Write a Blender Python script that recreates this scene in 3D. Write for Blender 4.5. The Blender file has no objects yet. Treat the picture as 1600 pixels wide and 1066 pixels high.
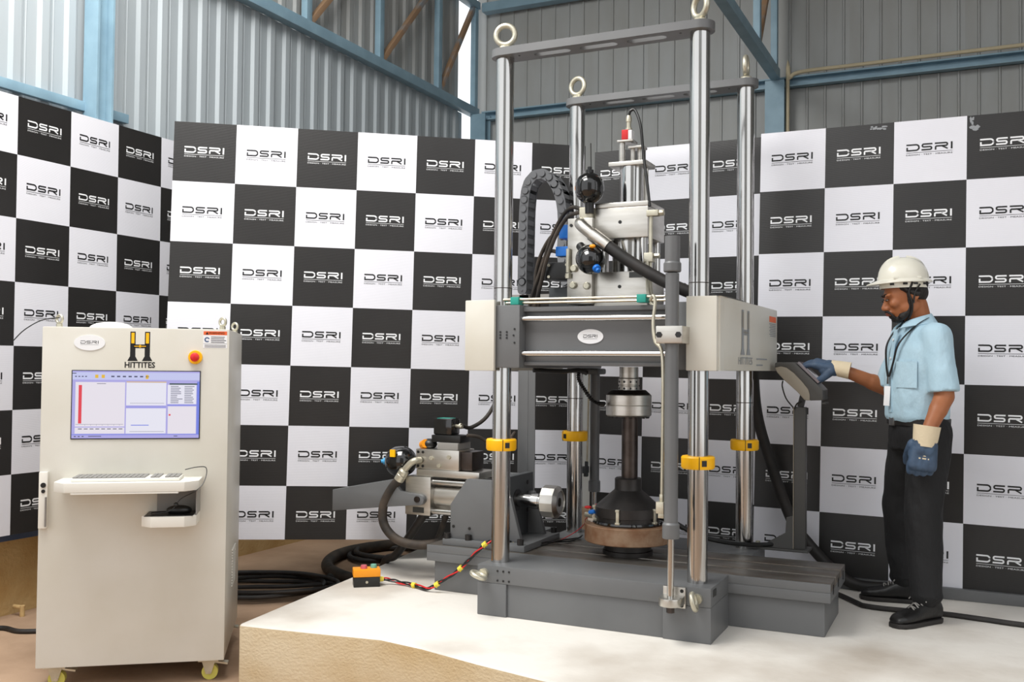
import bpy, bmesh, math, random
from mathutils import Vector, Matrix, Euler
random.seed(7)
V = Vector
PI = math.pi
SC = bpy.context.scene
COL = SC.collection

# ------------------------------------------------------------------ camera, sky, light
cam_d = bpy.data.cameras.new('camera'); cam = bpy.data.objects.new('camera', cam_d); COL.objects.link(cam)
def cam_axes(yaw, pitch, roll):
    f = V((math.sin(yaw)*math.cos(pitch), math.cos(yaw)*math.cos(pitch), math.sin(pitch)))
    r = V((math.cos(yaw), -math.sin(yaw), 0)); u = r.cross(f)
    c, s = math.cos(roll), math.sin(roll)
    return c*r + s*u, -s*r + c*u, f
_r, _u, _f = cam_axes(math.radians(-25.3884), math.radians(1.44), math.radians(0.5725))
m = Matrix((_r, _u, -_f)).transposed().to_4x4(); m.translation = (1.6056, -4.7776, 1.1858)
cam.matrix_world = m
cam_d.sensor_width = 36; cam_d.lens = 1533.07/1600*36; cam_d.clip_start = .05; cam_d.clip_end = 200
SC.camera = cam

world = bpy.data.worlds.new('sky'); SC.world = world; world.use_nodes = True
bg = world.node_tree.nodes['Background']; bg.inputs[0].default_value = (0.97, 0.985, 1.0, 1); bg.inputs[1].default_value = 1.5

def area(name, loc, target, size, size_y, power, color=(1, .97, .92)):
    d = bpy.data.lights.new(name, 'AREA'); d.shape = 'RECTANGLE'; d.size = size; d.size_y = size_y
    d.energy = power; d.color = color
    o = bpy.data.objects.new(name, d); COL.objects.link(o); o.location = loc
    o.rotation_euler = (V(target)-V(loc)).to_track_quat('-Z', 'Y').to_euler()
    return o
area('roof_skylight', (-1.7, -2.2, 5.3), (-2.2, -.9, 0), 2.2, 3.0, 330, (1, .985, .95))
SC.view_settings.view_transform = 'Standard'; SC.view_settings.look = 'None'
SC.view_settings.gamma = 1; SC.view_settings.use_curve_mapping = False
SC.view_settings.exposure = -0.1

# ------------------------------------------------------------------ materials
def srgb(h):
    if isinstance(h, str):
        h = h.lstrip('#'); c = [int(h[i:i+2], 16)/255 for i in (0, 2, 4)]
    else: c = h
    return tuple(((x/12.92) if x <= .04045 else ((x+.055)/1.055)**2.4) for x in c)+(1,)
def N(nt, t, **kw):
    n = nt.nodes.new(t)
    for k, v in kw.items(): setattr(n, k, v)
    return n
def mat(name, col, rough=.5, metal=0., col2=None, scale=8., amt=1., bump=0., bscale=60., detail=6., coat=0., emit=None, estr=1., spec=.5, stretch=None, lo=.35, hi=.65, rough2=None, bdist=.01):
    M = bpy.data.materials.new(name); M.use_nodes = True; nt = M.node_tree; b = nt.nodes['Principled BSDF']
    b.inputs['Base Color'].default_value = srgb(col); b.inputs['Roughness'].default_value = rough
    b.inputs['Metallic'].default_value = metal; b.inputs['Specular IOR Level'].default_value = spec
    if coat: b.inputs['Coat Weight'].default_value = coat; b.inputs['Coat Roughness'].default_value = .08
    if emit: b.inputs['Emission Color'].default_value = srgb(emit); b.inputs['Emission Strength'].default_value = estr
    if col2 or bump:
        tc = N(nt, 'ShaderNodeTexCoord'); mp = N(nt, 'ShaderNodeMapping'); nt.links.new(tc.outputs['Object'], mp.inputs[0])
        if stretch: mp.inputs['Scale'].default_value = stretch
    if col2:
        nz = N(nt, 'ShaderNodeTexNoise'); nz.inputs['Scale'].default_value = scale; nz.inputs['Detail'].default_value = detail
        nt.links.new(mp.outputs[0], nz.inputs[0])
        mr = N(nt, 'ShaderNodeMapRange'); mr.inputs[1].default_value = lo; mr.inputs[2].default_value = hi; mr.inputs[4].default_value = amt
        nt.links.new(nz.outputs[0], mr.inputs[0])
        mx = N(nt, 'ShaderNodeMix', data_type='RGBA'); mx.inputs[6].default_value = srgb(col); mx.inputs[7].default_value = srgb(col2)
        nt.links.new(mr.outputs[0], mx.inputs[0]); nt.links.new(mx.outputs[2], b.inputs['Base Color'])
        if rough2 is not None:
            r2 = N(nt, 'ShaderNodeMapRange'); r2.inputs[1].default_value = 0; r2.inputs[2].default_value = 1; r2.inputs[3].default_value = rough; r2.inputs[4].default_value = rough2
            nt.links.new(mr.outputs[0], r2.inputs[0]); nt.links.new(r2.outputs[0], b.inputs['Roughness'])
    if bump:
        nb = N(nt, 'ShaderNodeTexNoise'); nb.inputs['Scale'].default_value = bscale; nb.inputs['Detail'].default_value = 5
        nt.links.new(mp.outputs[0], nb.inputs[0])
        bp = N(nt, 'ShaderNodeBump'); bp.inputs['Strength'].default_value = bump; bp.inputs['Distance'].default_value = bdist
        nt.links.new(nb.outputs[0], bp.inputs['Height']); nt.links.new(bp.outputs[0], b.inputs['Normal'])
    return M
M = {}
M['paint'] = mat('grey_machine_paint', '#696a6b', .42, col2='#626364', scale=3, bump=.02, bscale=150)
M['paint_dark'] = mat('dark_grey_paint', '#46494b', .5)
M['chrome'] = mat('hard_chrome', '#c9c8c6', .15, 1., col2='#bfbebc', scale=2, bump=0)
M['steel'] = mat('machined_steel', '#d2cfc9', .34, 1., col2='#c0bcb4', scale=5, stretch=(1, 1, 6), bump=.03, bscale=90)
M['steel_dark'] = mat('dark_steel', '#5a5350', .38, 1., col2='#463f3c', scale=12)
M['table_steel'] = mat('oily_table_steel', '#74695f', .38, .75, col2='#8a8680', scale=4, stretch=(1, 4, 1), bump=.04, bscale=80)
M['blackened'] = mat('blackened_steel', '#2c2a29', .42, .5, col2='#3b3837', scale=9, bump=.05)
M['rust'] = mat('rusty_steel', '#7b5539', .62, .2, col2='#977c63', scale=14, bump=.15, bscale=70)
M['galv'] = mat('zinc_plated', '#cfcab8', .38, .7, col2='#b9b4a2', scale=12, bump=.1, bscale=70)
M['black'] = mat('black_plastic', '#161616', .38, bump=.02)
M['gloss_black'] = mat('gloss_black', '#0d0d0e', .12, coat=.6)
M['rubber'] = mat('black_rubber', '#1b1a19', .55, col2='#2c2826', scale=10)
M['dusty_rubber'] = mat('dusty_rubber', '#221f1c', .7, col2='#4a3f35', scale=9)
M['chain'] = mat('grey_nylon', '#56575a', .5, bump=.02)
M['yellow'] = mat('yellow_anodised', '#ffbe05', .4)
M['tape'] = mat('yellow_tape', '#f2dc4e', .5)
M['orange'] = mat('orange_plastic', '#f59a0c', .4)
M['red'] = mat('red_plastic', '#d31f22', .35)
M['pinkred'] = mat('worn_red_button', '#c9606a', .4)
M['green'] = mat('green_button', '#6fae9b', .4)
M['teal'] = mat('teal_plastic', '#1f9384', .4)
M['blue_plastic'] = mat('blue_plastic', '#1f74d1', .4)
M['cyan'] = mat('light_blue_cap', '#4fa8dd', .4)
M['white_print'] = mat('white_print', '#e9eaec', .45)
M['black_print'] = mat('black_print', '#0f1012', .45)
M['grey_print'] = mat('grey_print', '#8e9194', .5)
M['cover'] = mat('cream_cover', '#d3d0c6', .4, col2='#cbc6b9', scale=3)
M['cabinet'] = mat('cream_powder_coat', '#d2cfc6', .38, col2='#cac6ba', scale=2.5, bump=.03, bscale=200)
M['cab_white'] = mat('white_tray', '#e2dfd6', .4)
M['cab_grey'] = mat('grey_bracket', '#8b8884', .45)
M['key'] = mat('key_grey', '#8d8b88', .5)
M['blue_steel'] = mat('blue_structural_paint', '#8eadbd', .5, col2='#819fb0', scale=6, bump=.03)
M['rust_strut'] = mat('rusty_brace', '#9a7c60', .6, col2='#8797a1', scale=5, lo=.5, hi=.7)
M['conduit'] = mat('cream_conduit', '#c7bb9d', .5)
M['blue_band'] = mat('blue_dado_paint', '#44597d', .6, col2='#56688a', scale=9)
M['sheet'] = mat('grey_corrugated_sheet', '#b0b8bc', .5, .0, col2='#a5adb2', scale=1.5, stretch=(3, 3, .5), lo=.3, hi=.7)
M['sheet_far'] = mat('weathered_corrugated_sheet', '#aaadad', .55, .0, col2='#9b9b97', scale=1.8, stretch=(2, 2, .6), lo=.35, hi=.75)
M['plaster'] = mat('ochre_plaster', '#cdb07e', .9, col2='#b9965f', scale=3.2, bump=.5, bscale=45)
M['platform_side'] = mat('rough_concrete', '#d2c2a4', .92, col2='#bfa67c', scale=2.2, bump=.4, bscale=70, stretch=(1, 1, 1.3))
M['platform'] = mat('dusty_shaded_platform', '#dfdad2', .75, col2='#ab9f91', scale=1.5, detail=10, bump=.15, bscale=30, lo=.47, hi=.78)  # darker mottle colour carries both dirt and painted shadows
M['earth'] = mat('earth_floor', '#b3967c', .9, col2='#8f745c', scale=1.9, detail=9, bump=.35, bscale=18)
M['skin'] = mat('skin', '#a5663f', .5, col2='#9a5d38', scale=12, bump=.03, bscale=120)
M['lips'] = mat('lips', '#8a4a3c', .5)
M['hair'] = mat('hair', '#16110f', .6, bump=.4, bscale=120)
M['shirt'] = mat('light_blue_shirt', '#b4d0de', .8, col2='#a9c8d8', scale=6, bump=.8, bscale=9, bdist=.03, stretch=(1, 1, .6))
M['trouser'] = mat('black_trousers', '#0e0e10', .8, col2='#141416', scale=6, bump=.8, bscale=10, bdist=.03, stretch=(1, 1, .5))
M['leather'] = mat('black_leather', '#141313', .4, bump=.15, bscale=60)
M['glove'] = mat('blue_nitrile', '#40556e', .55, col2='#34465c', scale=20, bump=.25, bscale=60)
M['canvas'] = mat('cream_canvas', '#d8c8aa', .85, bump=.2, bscale=80)
M['helmet'] = mat('white_helmet', '#e3e0d2', .25, coat=.3)
M['silver'] = mat('silver_buckle', '#9b9b9b', .3, .9)
M['grey_ped'] = mat('grey_pedestal', '#4c4b49', .5, .2)
M['taupe'] = mat('taupe_plastic', '#8d8577', .5)
M['screen_glass'] = mat('pendant_screen', '#77797c', .15, col2='#8a7377', scale=14)
M['label_dark'] = mat('engraved_plate', '#4a4b49', .4, .6)
M['label_orange'] = mat('orange_label', '#e2632c', .5)
M['eye_white'] = mat('eye_white', '#9c8f84', .3)
M['wheel'] = mat('yellow_caster', '#c9c05a', .5)
M['tyre_red'] = mat('terracotta', '#b5522e', .6)
def emit(name, c, s=1.): return mat(name, '#000000', .4, emit=c, estr=s)
M['s_bg'] = emit('screen_lavender', '#b9b4f2', .9); M['s_white'] = emit('screen_white', '#f0effc', .95); M['s_bar'] = emit('screen_toolbar', '#cfd3fb', .92)
M['s_red'] = emit('screen_red', '#f04a58', .9); M['s_dark'] = emit('screen_dark', '#55577a', .7); M['s_green'] = emit('screen_green', '#3d5a4a', .7)
M['s_yellow'] = emit('screen_yellow', '#f2c542', .9); M['s_blue'] = emit('screen_blue', '#7d8cf0', .9); M['s_pink'] = emit('screen_pink', '#f2ecf6', .93)

def checker_mat(name, phase):
    """printed corrugated-plastic board: black and white squares 0.36 m, grid in the board's own coordinates"""
    Mx = bpy.data.materials.new(name); Mx.use_nodes = True; nt = Mx.node_tree; b = nt.nodes['Principled BSDF']
    tc = N(nt, 'ShaderNodeTexCoord'); sp = N(nt, 'ShaderNodeSeparateXYZ'); nt.links.new(tc.outputs['Object'], sp.inputs[0])
    def math_(op, a, bb=None):
        n = N(nt, 'ShaderNodeMath', operation=op)
        for i, x in enumerate((a, bb)):
            if x is None: continue
            if isinstance(x, (int, float)): n.inputs[i].default_value = x
            else: nt.links.new(x, n.inputs[i])
        return n.outputs[0]
    fx = math_('FLOOR', math_('DIVIDE', sp.outputs[0], .36)); fz = math_('FLOOR', math_('DIVIDE', sp.outputs[2], .36))
    par = math_('FLOORED_MODULO', math_('ADD', math_('ADD', fx, fz), phase), 2.0)
    nz = N(nt, 'ShaderNodeTexNoise'); nz.inputs['Scale'].default_value = 2.5; nz.inputs['Detail'].default_value = 8
    nt.links.new(tc.outputs['Object'], nz.inputs[0])
    bl = N(nt, 'ShaderNodeMix', data_type='RGBA'); bl.inputs[6].default_value = srgb('#1e1d1d'); bl.inputs[7].default_value = srgb('#2b2928')
    wh = N(nt, 'ShaderNodeMix', data_type='RGBA'); wh.inputs[6].default_value = srgb('#e6e6ec'); wh.inputs[7].default_value = srgb('#dcdce4')
    for q in (bl, wh): nt.links.new(nz.outputs[0], q.inputs[0])
    mx = N(nt, 'ShaderNodeMix', data_type='RGBA'); nt.links.new(par, mx.inputs[0]); nt.links.new(bl.outputs[2], mx.inputs[6]); nt.links.new(wh.outputs[2], mx.inputs[7])
    nt.links.new(mx.outputs[2], b.inputs['Base Color']); b.inputs['Roughness'].default_value = .36
    wv = math_('SINE', math_('MULTIPLY', sp.outputs[2], 1250.))
    bp = N(nt, 'ShaderNodeBump'); bp.inputs['Strength'].default_value = .12; bp.inputs['Distance'].default_value = .001
    nt.links.new(wv, bp.inputs['Height']); nt.links.new(bp.outputs[0], b.inputs['Normal'])
    return Mx

# ------------------------------------------------------------------ mesh helpers
OFF = {}
def catmull(pts, n=6, closed=False):
    P = [V(p) for p in pts]; out = []
    k = len(P)
    for i in range(k if closed else k-1):
        if closed: p0, p1, p2, p3 = P[(i-1) % k], P[i], P[(i+1) % k], P[(i+2) % k]
        else: p0 = P[max(i-1, 0)]; p1 = P[i]; p2 = P[i+1]; p3 = P[min(i+2, k-1)]
        for j in range(n):
            t = j/n
            out.append(.5*((2*p1)+(-p0+p2)*t+(2*p0-5*p1+4*p2-p3)*t*t+(-p0+3*p1-3*p2+p3)*t**3))
    if not closed: out.append(P[-1])
    return out
class MB:
    def __init__(s): s.v = []; s.f = []
    def add(s, vs, fs, mx=None):
        o = len(s.v); s.v += [V(mx @ V(a)) if mx else V(a) for a in vs]; s.f += [[o+i for i in q] for q in fs]; return s
    def box(s, a, b, mx=None):
        x0, y0, z0 = [min(p, q) for p, q in zip(a, b)]; x1, y1, z1 = [max(p, q) for p, q in zip(a, b)]
        return s.add([(x0,y0,z0),(x1,y0,z0),(x1,y1,z0),(x0,y1,z0),(x0,y0,z1),(x1,y0,z1),(x1,y1,z1),(x0,y1,z1)],
                     [(0,3,2,1),(4,5,6,7),(0,1,5,4),(1,2,6,5),(2,3,7,6),(3,0,4,7)], mx)
    def bar(s, p0, p1, w, h, up=(0,0,1)):
        p0, p1 = V(p0), V(p1); d = p1-p0; L = d.length; d.normalize(); u = V(up); sx = d.cross(u)
        if sx.length < 1e-4: sx = d.cross(V((1,0,0)))
        sx.normalize(); u = sx.cross(d)
        mx = Matrix((sx, u, d)).transposed().to_4x4(); mx.translation = p0
        return s.box((-w/2,-h/2,0), (w/2,h/2,L), mx)
    def cyl(s, p0, p1, r0, r1=None, seg=24):
        return s.lathe([(0,0),(r0,0),(r0 if r1 is None else r1,(V(p1)-V(p0)).length),(0,(V(p1)-V(p0)).length)], p0, V(p1)-V(p0), seg)
    def lathe(s, prof, base=(0,0,0), axis=(0,0,1), seg=32):
        ax = V(axis).normalized(); q = ax.to_track_quat('Z', 'Y').to_matrix().to_4x4(); q.translation = V(base)
        vs = []; fs = []; idx = []
        for r, z in prof:
            if r < 1e-6: idx.append([len(vs)]); vs.append((0,0,z))
            else:
                idx.append(list(range(len(vs), len(vs)+seg)))
                vs += [(r*math.cos(2*PI*k/seg), r*math.sin(2*PI*k/seg), z) for k in range(seg)]
        for a, b in zip(idx, idx[1:]):
            if len(a) == 1 and len(b) == 1: continue
            for k in range(seg):
                k2 = (k+1) % seg
                if len(a) == 1: fs.append((a[0], b[k], b[k2]))
                elif len(b) == 1: fs.append((a[k], b[0], a[k2]))
                else: fs.append((a[k], b[k], b[k2], a[k2]))
        fs = [tuple(reversed(f)) for f in fs]
        return s.add(vs, fs, q)
    def tube(s, pts, r, seg=12, smooth=6, closed=False, rad=None):
        P = catmull(pts, smooth, closed) if smooth else [V(p) for p in pts]
        n = len(P); T = [((P[(i+1) % n] if (closed or i < n-1) else P[i])-(P[i-1] if (closed or i) else P[i])).normalized() for i in range(n)]
        nrm = T[0].orthogonal().normalized(); vs = []; fs = []
        for i in range(n):
            nrm = (nrm-T[i]*nrm.dot(T[i])).normalized(); b = T[i].cross(nrm)
            rr = r if rad is None else rad(i/(n-1))
            vs += [P[i]+rr*(math.cos(2*PI*k/seg)*nrm+math.sin(2*PI*k/seg)*b) for k in range(seg)]
        for i in range(n if closed else n-1):
            for k in range(seg):
                j = (i+1) % n; fs.append((i*seg+k, i*seg+(k+1) % seg, j*seg+(k+1) % seg, j*seg+k))
        if not closed: fs.append(tuple(reversed(range(seg)))); fs.append(tuple((n-1)*seg+k for k in range(seg)))
        return s.add(vs, fs)
    def prism(s, poly, t0, t1, mx=None):
        """poly in local XY, extruded along local Z"""
        n = len(poly)
        if sum(poly[i][0]*poly[(i+1) % n][1]-poly[(i+1) % n][0]*poly[i][1] for i in range(n)) < 0: poly = list(reversed(poly))
        return s.add([(x,y,t0) for x,y in poly]+[(x,y,t1) for x,y in poly],
                     [tuple(reversed(range(n))), tuple(range(n,2*n))]+[(i,(i+1) % n,n+(i+1) % n,n+i) for i in range(n)], mx)
    def xz(s, poly, y0, y1):   # polygon in world XZ extruded in Y
        mx = Matrix(((1,0,0,0),(0,0,1,0),(0,1,0,0),(0,0,0,1)))
        n0 = len(s.f); s.prism(poly, y0, y1, mx)
        for i in range(n0, len(s.f)): s.f[i] = list(reversed(s.f[i]))
        return s
    def torus(s, c, R, r, normal=(0,0,1), seg=28, rs=12, sx=1.):
        q = V(normal).normalized().to_track_quat('Z','Y').to_matrix().to_4x4(); q.translation = V(c)
        vs = [((R+r*math.cos(2*PI*j/rs))*math.cos(2*PI*i/seg)*sx, (R+r*math.cos(2*PI*j/rs))*math.sin(2*PI*i/seg), r*math.sin(2*PI*j/rs)) for i in range(seg) for j in range(rs)]
        fs = [(i*rs+j, ((i+1) % seg)*rs+j, ((i+1) % seg)*rs+(j+1) % rs, i*rs+(j+1) % rs) for i in range(seg) for j in range(rs)]
        return s.add(vs, fs, q)
    def ell(s, c, r, mx=None, seg=20, rings=14):
        if isinstance(r, (int, float)): r = (r,)*3
        R = (mx.to_4x4() if mx else Matrix.Identity(4)).copy(); T = Matrix.Translation(V(c)) @ R @ Matrix.Diagonal((*r, 1))
        return s.lathe_unit(T, seg, rings)
    def lathe_unit(s, T, seg, rings):
        t = MB(); t.lathe([(math.sin(PI*k/rings) if 0 < k < rings else 0, -math.cos(PI*k/rings)) for k in range(rings+1)], seg=seg)
        return s.add(t.v, t.f, T)
    def cap(s, p0, p1, r0, r1, seg=14):   # round cone, closed
        p0, p1 = V(p0), V(p1); L = (p1-p0).length; pr = []
        for k in range(6): a = PI/2*k/5; pr.append((r0*math.sin(a), -r0*math.cos(a)))
        for k in range(6): a = PI/2*k/5; pr.append((r1*math.cos(a), L+r1*math.sin(a)))
        pr[0] = (0, pr[0][1]); pr[-1] = (0, pr[-1][1])
        return s.lathe(pr, p0, p1-p0, seg)
    def chain(s, pts, rads):
        for i in range(len(pts)-1): s.cap(pts[i], pts[i+1], rads[i], rads[i+1])
        return s
    def loft(s, rings):
        """rings: list of lists of points, same count, closed with fans"""
        n = len(rings[0]); o = len(s.v); vs = [p for r in rings for p in r]; fs = []
        for i in range(len(rings)-1):
            for k in range(n): fs.append((i*n+k, i*n+(k+1) % n, (i+1)*n+(k+1) % n, (i+1)*n+k))
        fs.append(tuple(reversed(range(n)))); fs.append(tuple((len(rings)-1)*n+k for k in range(n)))
        return s.add(vs, fs)
    def mesh(s, name, off=V((0,0,0)), bevel=0, ang=35, fix=False, segs=2):
        me = bpy.data.meshes.new(name); me.from_pydata([v-off for v in s.v], [], s.f)
        if bevel or fix:
            bm = bmesh.new(); bm.from_mesh(me)
            if fix: bmesh.ops.recalc_face_normals(bm, faces=bm.faces)
            if bevel:
                es = [e for e in bm.edges if len(e.link_faces) == 2 and e.calc_face_angle(0) > math.radians(40)]
                bmesh.ops.bevel(bm, geom=es, offset=bevel, segments=segs, affect='EDGES', profile=.6, clamp_overlap=True)
            bm.to_mesh(me); bm.free()
        me.polygons.foreach_set('use_smooth', [True]*len(me.polygons)); me.set_sharp_from_angle(angle=math.radians(ang)); me.update()
        return me
    def build(s, name, material, parent=None, bevel=0, ang=35, fix=False, base=None, segs=2):
        if parent is not None: off = OFF.get(parent.name, V((0,0,0)))
        else:
            off = V(base) if base is not None else V((sum(v.x for v in s.v)/len(s.v), sum(v.y for v in s.v)/len(s.v), min(v.z for v in s.v)))
        me = s.mesh(name, off, bevel, ang, fix, segs); me.materials.append(M[material] if isinstance(material, str) else material)
        o = bpy.data.objects.new(name, me); COL.objects.link(o)
        if parent is not None: o.parent = parent
        else: o.location = off
        OFF[o.name] = off
        return o
def thing(name, loc, label, cat, group=None, rotz=0., rot=None):
    o = bpy.data.objects.new(name, None); COL.objects.link(o); o.empty_display_size = .1
    o.location = loc
    if rot is not None: o.rotation_euler = rot
    else: o.rotation_euler = (0,0,rotz)
    OFF[o.name] = V((0,0,0)) if (rotz or rot is not None) else V(loc)
    return tag(o, label, cat, group)
def tag(o, label, cat, group=None, kind=None):
    if label: o['label'] = label
    if cat: o['category'] = cat
    if group: o['group'] = group
    if kind: o['kind'] = kind
    return o
def struct(o, label=None):
    o['kind'] = 'structure'
    if label: o['label'] = label
    return o
def copy_part(src, parent, mx=None, loc=None):
    c = src.copy(); COL.objects.link(c); c.parent = parent
    if loc is not None: c.location = loc
    OFF[c.name] = OFF.get(src.name, V((0,0,0))); return c
def remesh(mb, name, vox, smooth=4, fac=.5):
    me = mb.mesh('tmp'); o = bpy.data.objects.new('tmp', me); COL.objects.link(o)
    r = o.modifiers.new('r', 'REMESH'); r.mode = 'VOXEL'; r.voxel_size = vox; r.use_smooth_shade = True
    if smooth: q = o.modifiers.new('s', 'SMOOTH'); q.factor = fac; q.iterations = smooth
    dg = bpy.context.evaluated_depsgraph_get(); out = bpy.data.meshes.new_from_object(o.evaluated_get(dg))
    out.name = name; bpy.data.objects.remove(o); bpy.data.meshes.remove(me)
    out.polygons.foreach_set('use_smooth', [True]*len(out.polygons)); out.materials.clear()
    return out
def place(me, name, material, parent):
    off = OFF.get(parent.name, V((0,0,0))); me.transform(Matrix.Translation(-off)); me.materials.append(M[material])
    o = bpy.data.objects.new(name, me); COL.objects.link(o); o.parent = parent; OFF[o.name] = off; return o
def text_mesh(body, size, ext=.0003, align='CENTER', spacing=1., bold=0.):
    cu = bpy.data.curves.new('t', 'FONT'); cu.body = body; cu.size = size; cu.extrude = ext; cu.align_x = align; cu.align_y = 'CENTER'; cu.space_character = spacing; cu.resolution_u = 2; cu.offset = bold
    o = bpy.data.objects.new('t', cu); COL.objects.link(o); dg = bpy.context.evaluated_depsgraph_get()
    me = bpy.data.meshes.new_from_object(o.evaluated_get(dg)); bpy.data.objects.remove(o); bpy.data.curves.remove(cu)
    return me
def me_to_mb(me, mb, mx):
    mb.add([v.co.copy() for v in me.vertices], [tuple(p.vertices) for p in me.polygons], mx); return mb
def stroke(mb, pts, w, mx, t=.0006):
    """flat lettering stroke with mitred joints, in local XY"""
    P = [V((p[0], p[1])) for p in pts]; n = len(P); L = []; R = []
    for i in range(n):
        d0 = (P[i]-P[i-1]).normalized() if i else None; d1 = (P[i+1]-P[i]).normalized() if i < n-1 else None
        if d0 is None: d0 = d1
        if d1 is None: d1 = d0
        a = V((-d0.y, d0.x)); b = V((-d1.y, d1.x)); mm = (a+b); mm.normalize(); k = w/2/max(.5, mm.dot(a))
        L.append(P[i]+mm*k); R.append(P[i]-mm*k)
    vs = [(p.x,p.y,t) for p in L]+[(p.x,p.y,t) for p in R]
    mb.add(vs, [(i, n+i, n+i+1, i+1) for i in range(n-1)], mx)
def arc(cx, cy, rx, ry, a0, a1, n=6):
    return [(cx+rx*math.cos(math.radians(a0+(a1-a0)*k/n)), cy+ry*math.sin(math.radians(a0+(a1-a0)*k/n))) for k in range(n+1)]
def dsri(mb, W, H, sw, mx):
    """the four wide letters, lower left at the origin of mx"""
    u = lambda f: f*W
    h = sw/2; r = H*.42
    stroke(mb, [(0,H-h)]+arc(u(.297)-r-h, H-h-r, r, r, 90, 0)+arc(u(.297)-r-h, h+r, r, r, 0, -90)+[(h,h),(h,H*.56)], sw, mx)
    x0, x1 = u(.331), u(.568); q = (H-sw)/4
    stroke(mb, [(x1,H-h)]+arc(x0+q+h, H-h-q, q, q, 90, 270)+arc(x1-q-h, h+q, q, q, 90, -90)+[(x0,h)], sw, mx)
    x0, x1 = u(.619), u(.907)
    stroke(mb, [(x0,H-h)]+arc(x1-q-h, H-h-q, q, q, 90, -90)+arc(x0+h+q*.8, H*.5-q*.8, q*.8, q*.8, 90, 180)+[(x0+h,0)], sw, mx)
    stroke(mb, [(x0+(x1-x0)*.55,H*.46),(x1-h*.6,h*.6)], sw*.9, mx)
    stroke(mb, [(u(.981),H),(u(.981),0)], sw*1.1, mx)

FLOOR = -.275
# ------------------------------------------------------------------ the setting
mb = MB(); mb.box((-7, -14, FLOOR-.2), (12, 9, FLOOR)); struct(mb.build('floor', 'earth'), 'brown earthen workshop floor beside the raised platform')
# raised platform, its front edge a little wavy
pf = [(-1.43,-1.25),(-1.30,-1.235),(-1.05,-1.20),(-.73,-1.153),(-.50,-1.19),(-.2,-1.27),(.12,-1.339),(.6,-1.36),(1.2,-1.38),(5.5,-1.42),(5.5,1.06),(-.2,1.06),(-1.70,1.06),(-1.681,.893),(-1.58,.125),(-1.47,-.9)]
mb = MB(); mb.prism(pf, FLOOR, 0)
o = mb.build('floor_platform', 'platform_side', bevel=.018, fix=True, segs=3); struct(o, 'raised pale concrete platform under the testing machine')
o.data.materials.append(M['platform'])
for p in o.data.polygons:
    if p.normal.z > .6: p.material_index = 1
# left wall: plastered plinth, blue band, sheet cladding
mb = MB(); mb.box((-3.75,-3.3,FLOOR), (-3.43,4.81,.15)); wl = struct(mb.build('wall_left', 'plaster', base=(-3.43,0,FLOOR)), 'ochre plastered plinth of the left wall')
mb = MB(); mb.box((-3.75,-3.3,.15), (-3.425,4.81,.225)); mb.build('blue_band', 'blue_band', wl)
mb = MB(); mb.box((-3.44,-9,FLOOR),(6.5,5.1,FLOOR+.42)); 
mb = MB(); mb.box((-3.75,4.81,FLOOR), (8,5.1,.15)); wb = struct(mb.build('wall_back', 'sheet_far', base=(0,4.95,FLOOR)), 'rear wall of weathered corrugated sheets')
def corr(width, z0, z1, pitch=.19, rib=.045, depth=.022):
    if pitch < .18: rib, depth = .013, .018
    """trapezoid-rib sheet in local XZ, ribs towards -Y"""
    prof = [(0,0)]; x = .03
    while x+pitch <= width+.06:
        c = x+pitch*.5
        prof += [(c-rib,0),(c-rib*.55,-depth),(c+rib*.55,-depth),(c+rib,0)]
        for q in ((.2, .32) if pitch > .18 else ()): prof += [(c+pitch*q+.004,0),(c+pitch*q+.010,-.004),(c+pitch*q+.016,0)]
        x += pitch
    prof = [p for p in prof if p[0] < width]; prof.append((width,0)); prof.sort(key=lambda a: a[0])
    n = len(prof); vs = [(x,y,z0) for x,y in prof]+[(x,y,z1) for x,y in prof]
    vs += [(0,.006,z0),(width,.006,z0),(width,.006,z1),(0,.006,z1)]
    fs = [(i,i+1,n+i+1,n+i) for i in range(n-1)]+[(2*n,2*n+3,2*n+2,2*n+1)]
    t = MB(); t.add(vs, fs); return t
def sheets(parent, org, dirv, total, width, z0, z1, material, pitch=.19):
    L = V(dirv).normalized(); back = V((L.y, -L.x, 0))*-1
    mx = Matrix((L, back, V((0,0,1)))).transposed().to_4x4(); mx.translation = V(org)
    t = corr(width, z0, z1, pitch); me = None; k = 0; x = 0.
    while x < total-.01:
        w = min(width, total-x)
        if me is None or w < width-.01:
            tt = corr(w, z0, z1, pitch); me = tt.mesh('wall_sheet', ang=20); me.materials.append(M[material])
        ob = bpy.data.objects.new('wall_sheet', me); COL.objects.link(ob); ob.parent = parent
        lm = mx @ Matrix.Translation((x, .002*(k % 2), 0)); lm.translation = lm.translation-OFF[parent.name]; ob.matrix_local = lm
        x += w; k += 1
sheets(wl, (-3.47,-3.3,0), (0,1,0), 7.88, .95, .2, 3.93, 'sheet')
sheets(wl, (-3.52,-3.3,0), (0,1,0), 7.88, .95, 3.93, 6.2, 'sheet_far')
sheets(wb, (-3.44,4.85,0), (1,0,0), 11.4, .99, .1, 3.9, 'sheet_far', .165)
sheets(wb, (-3.44,4.88,0), (1,0,0), 11.4, .99, 3.9, 6.2, 'sheet_far', .165)
mb = MB(); mb.box((-3.8,-1.9,6.2), (8,5.1,6.26)); struct(mb.build('ceiling', 'sheet_far'), 'unseen shed roof kept over the machine to darken the back wall')  # unseen roof, its extent chosen to keep top light off the back wall
mb = MB(); mb.box((5.6,-.8,FLOOR), (5.7,5.1,6.2)); struct(mb.build('wall_right_added', 'sheet_far'), 'unseen right wall added to block sky light')  # added out of view to block sky light and darken chrome reflections

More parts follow.
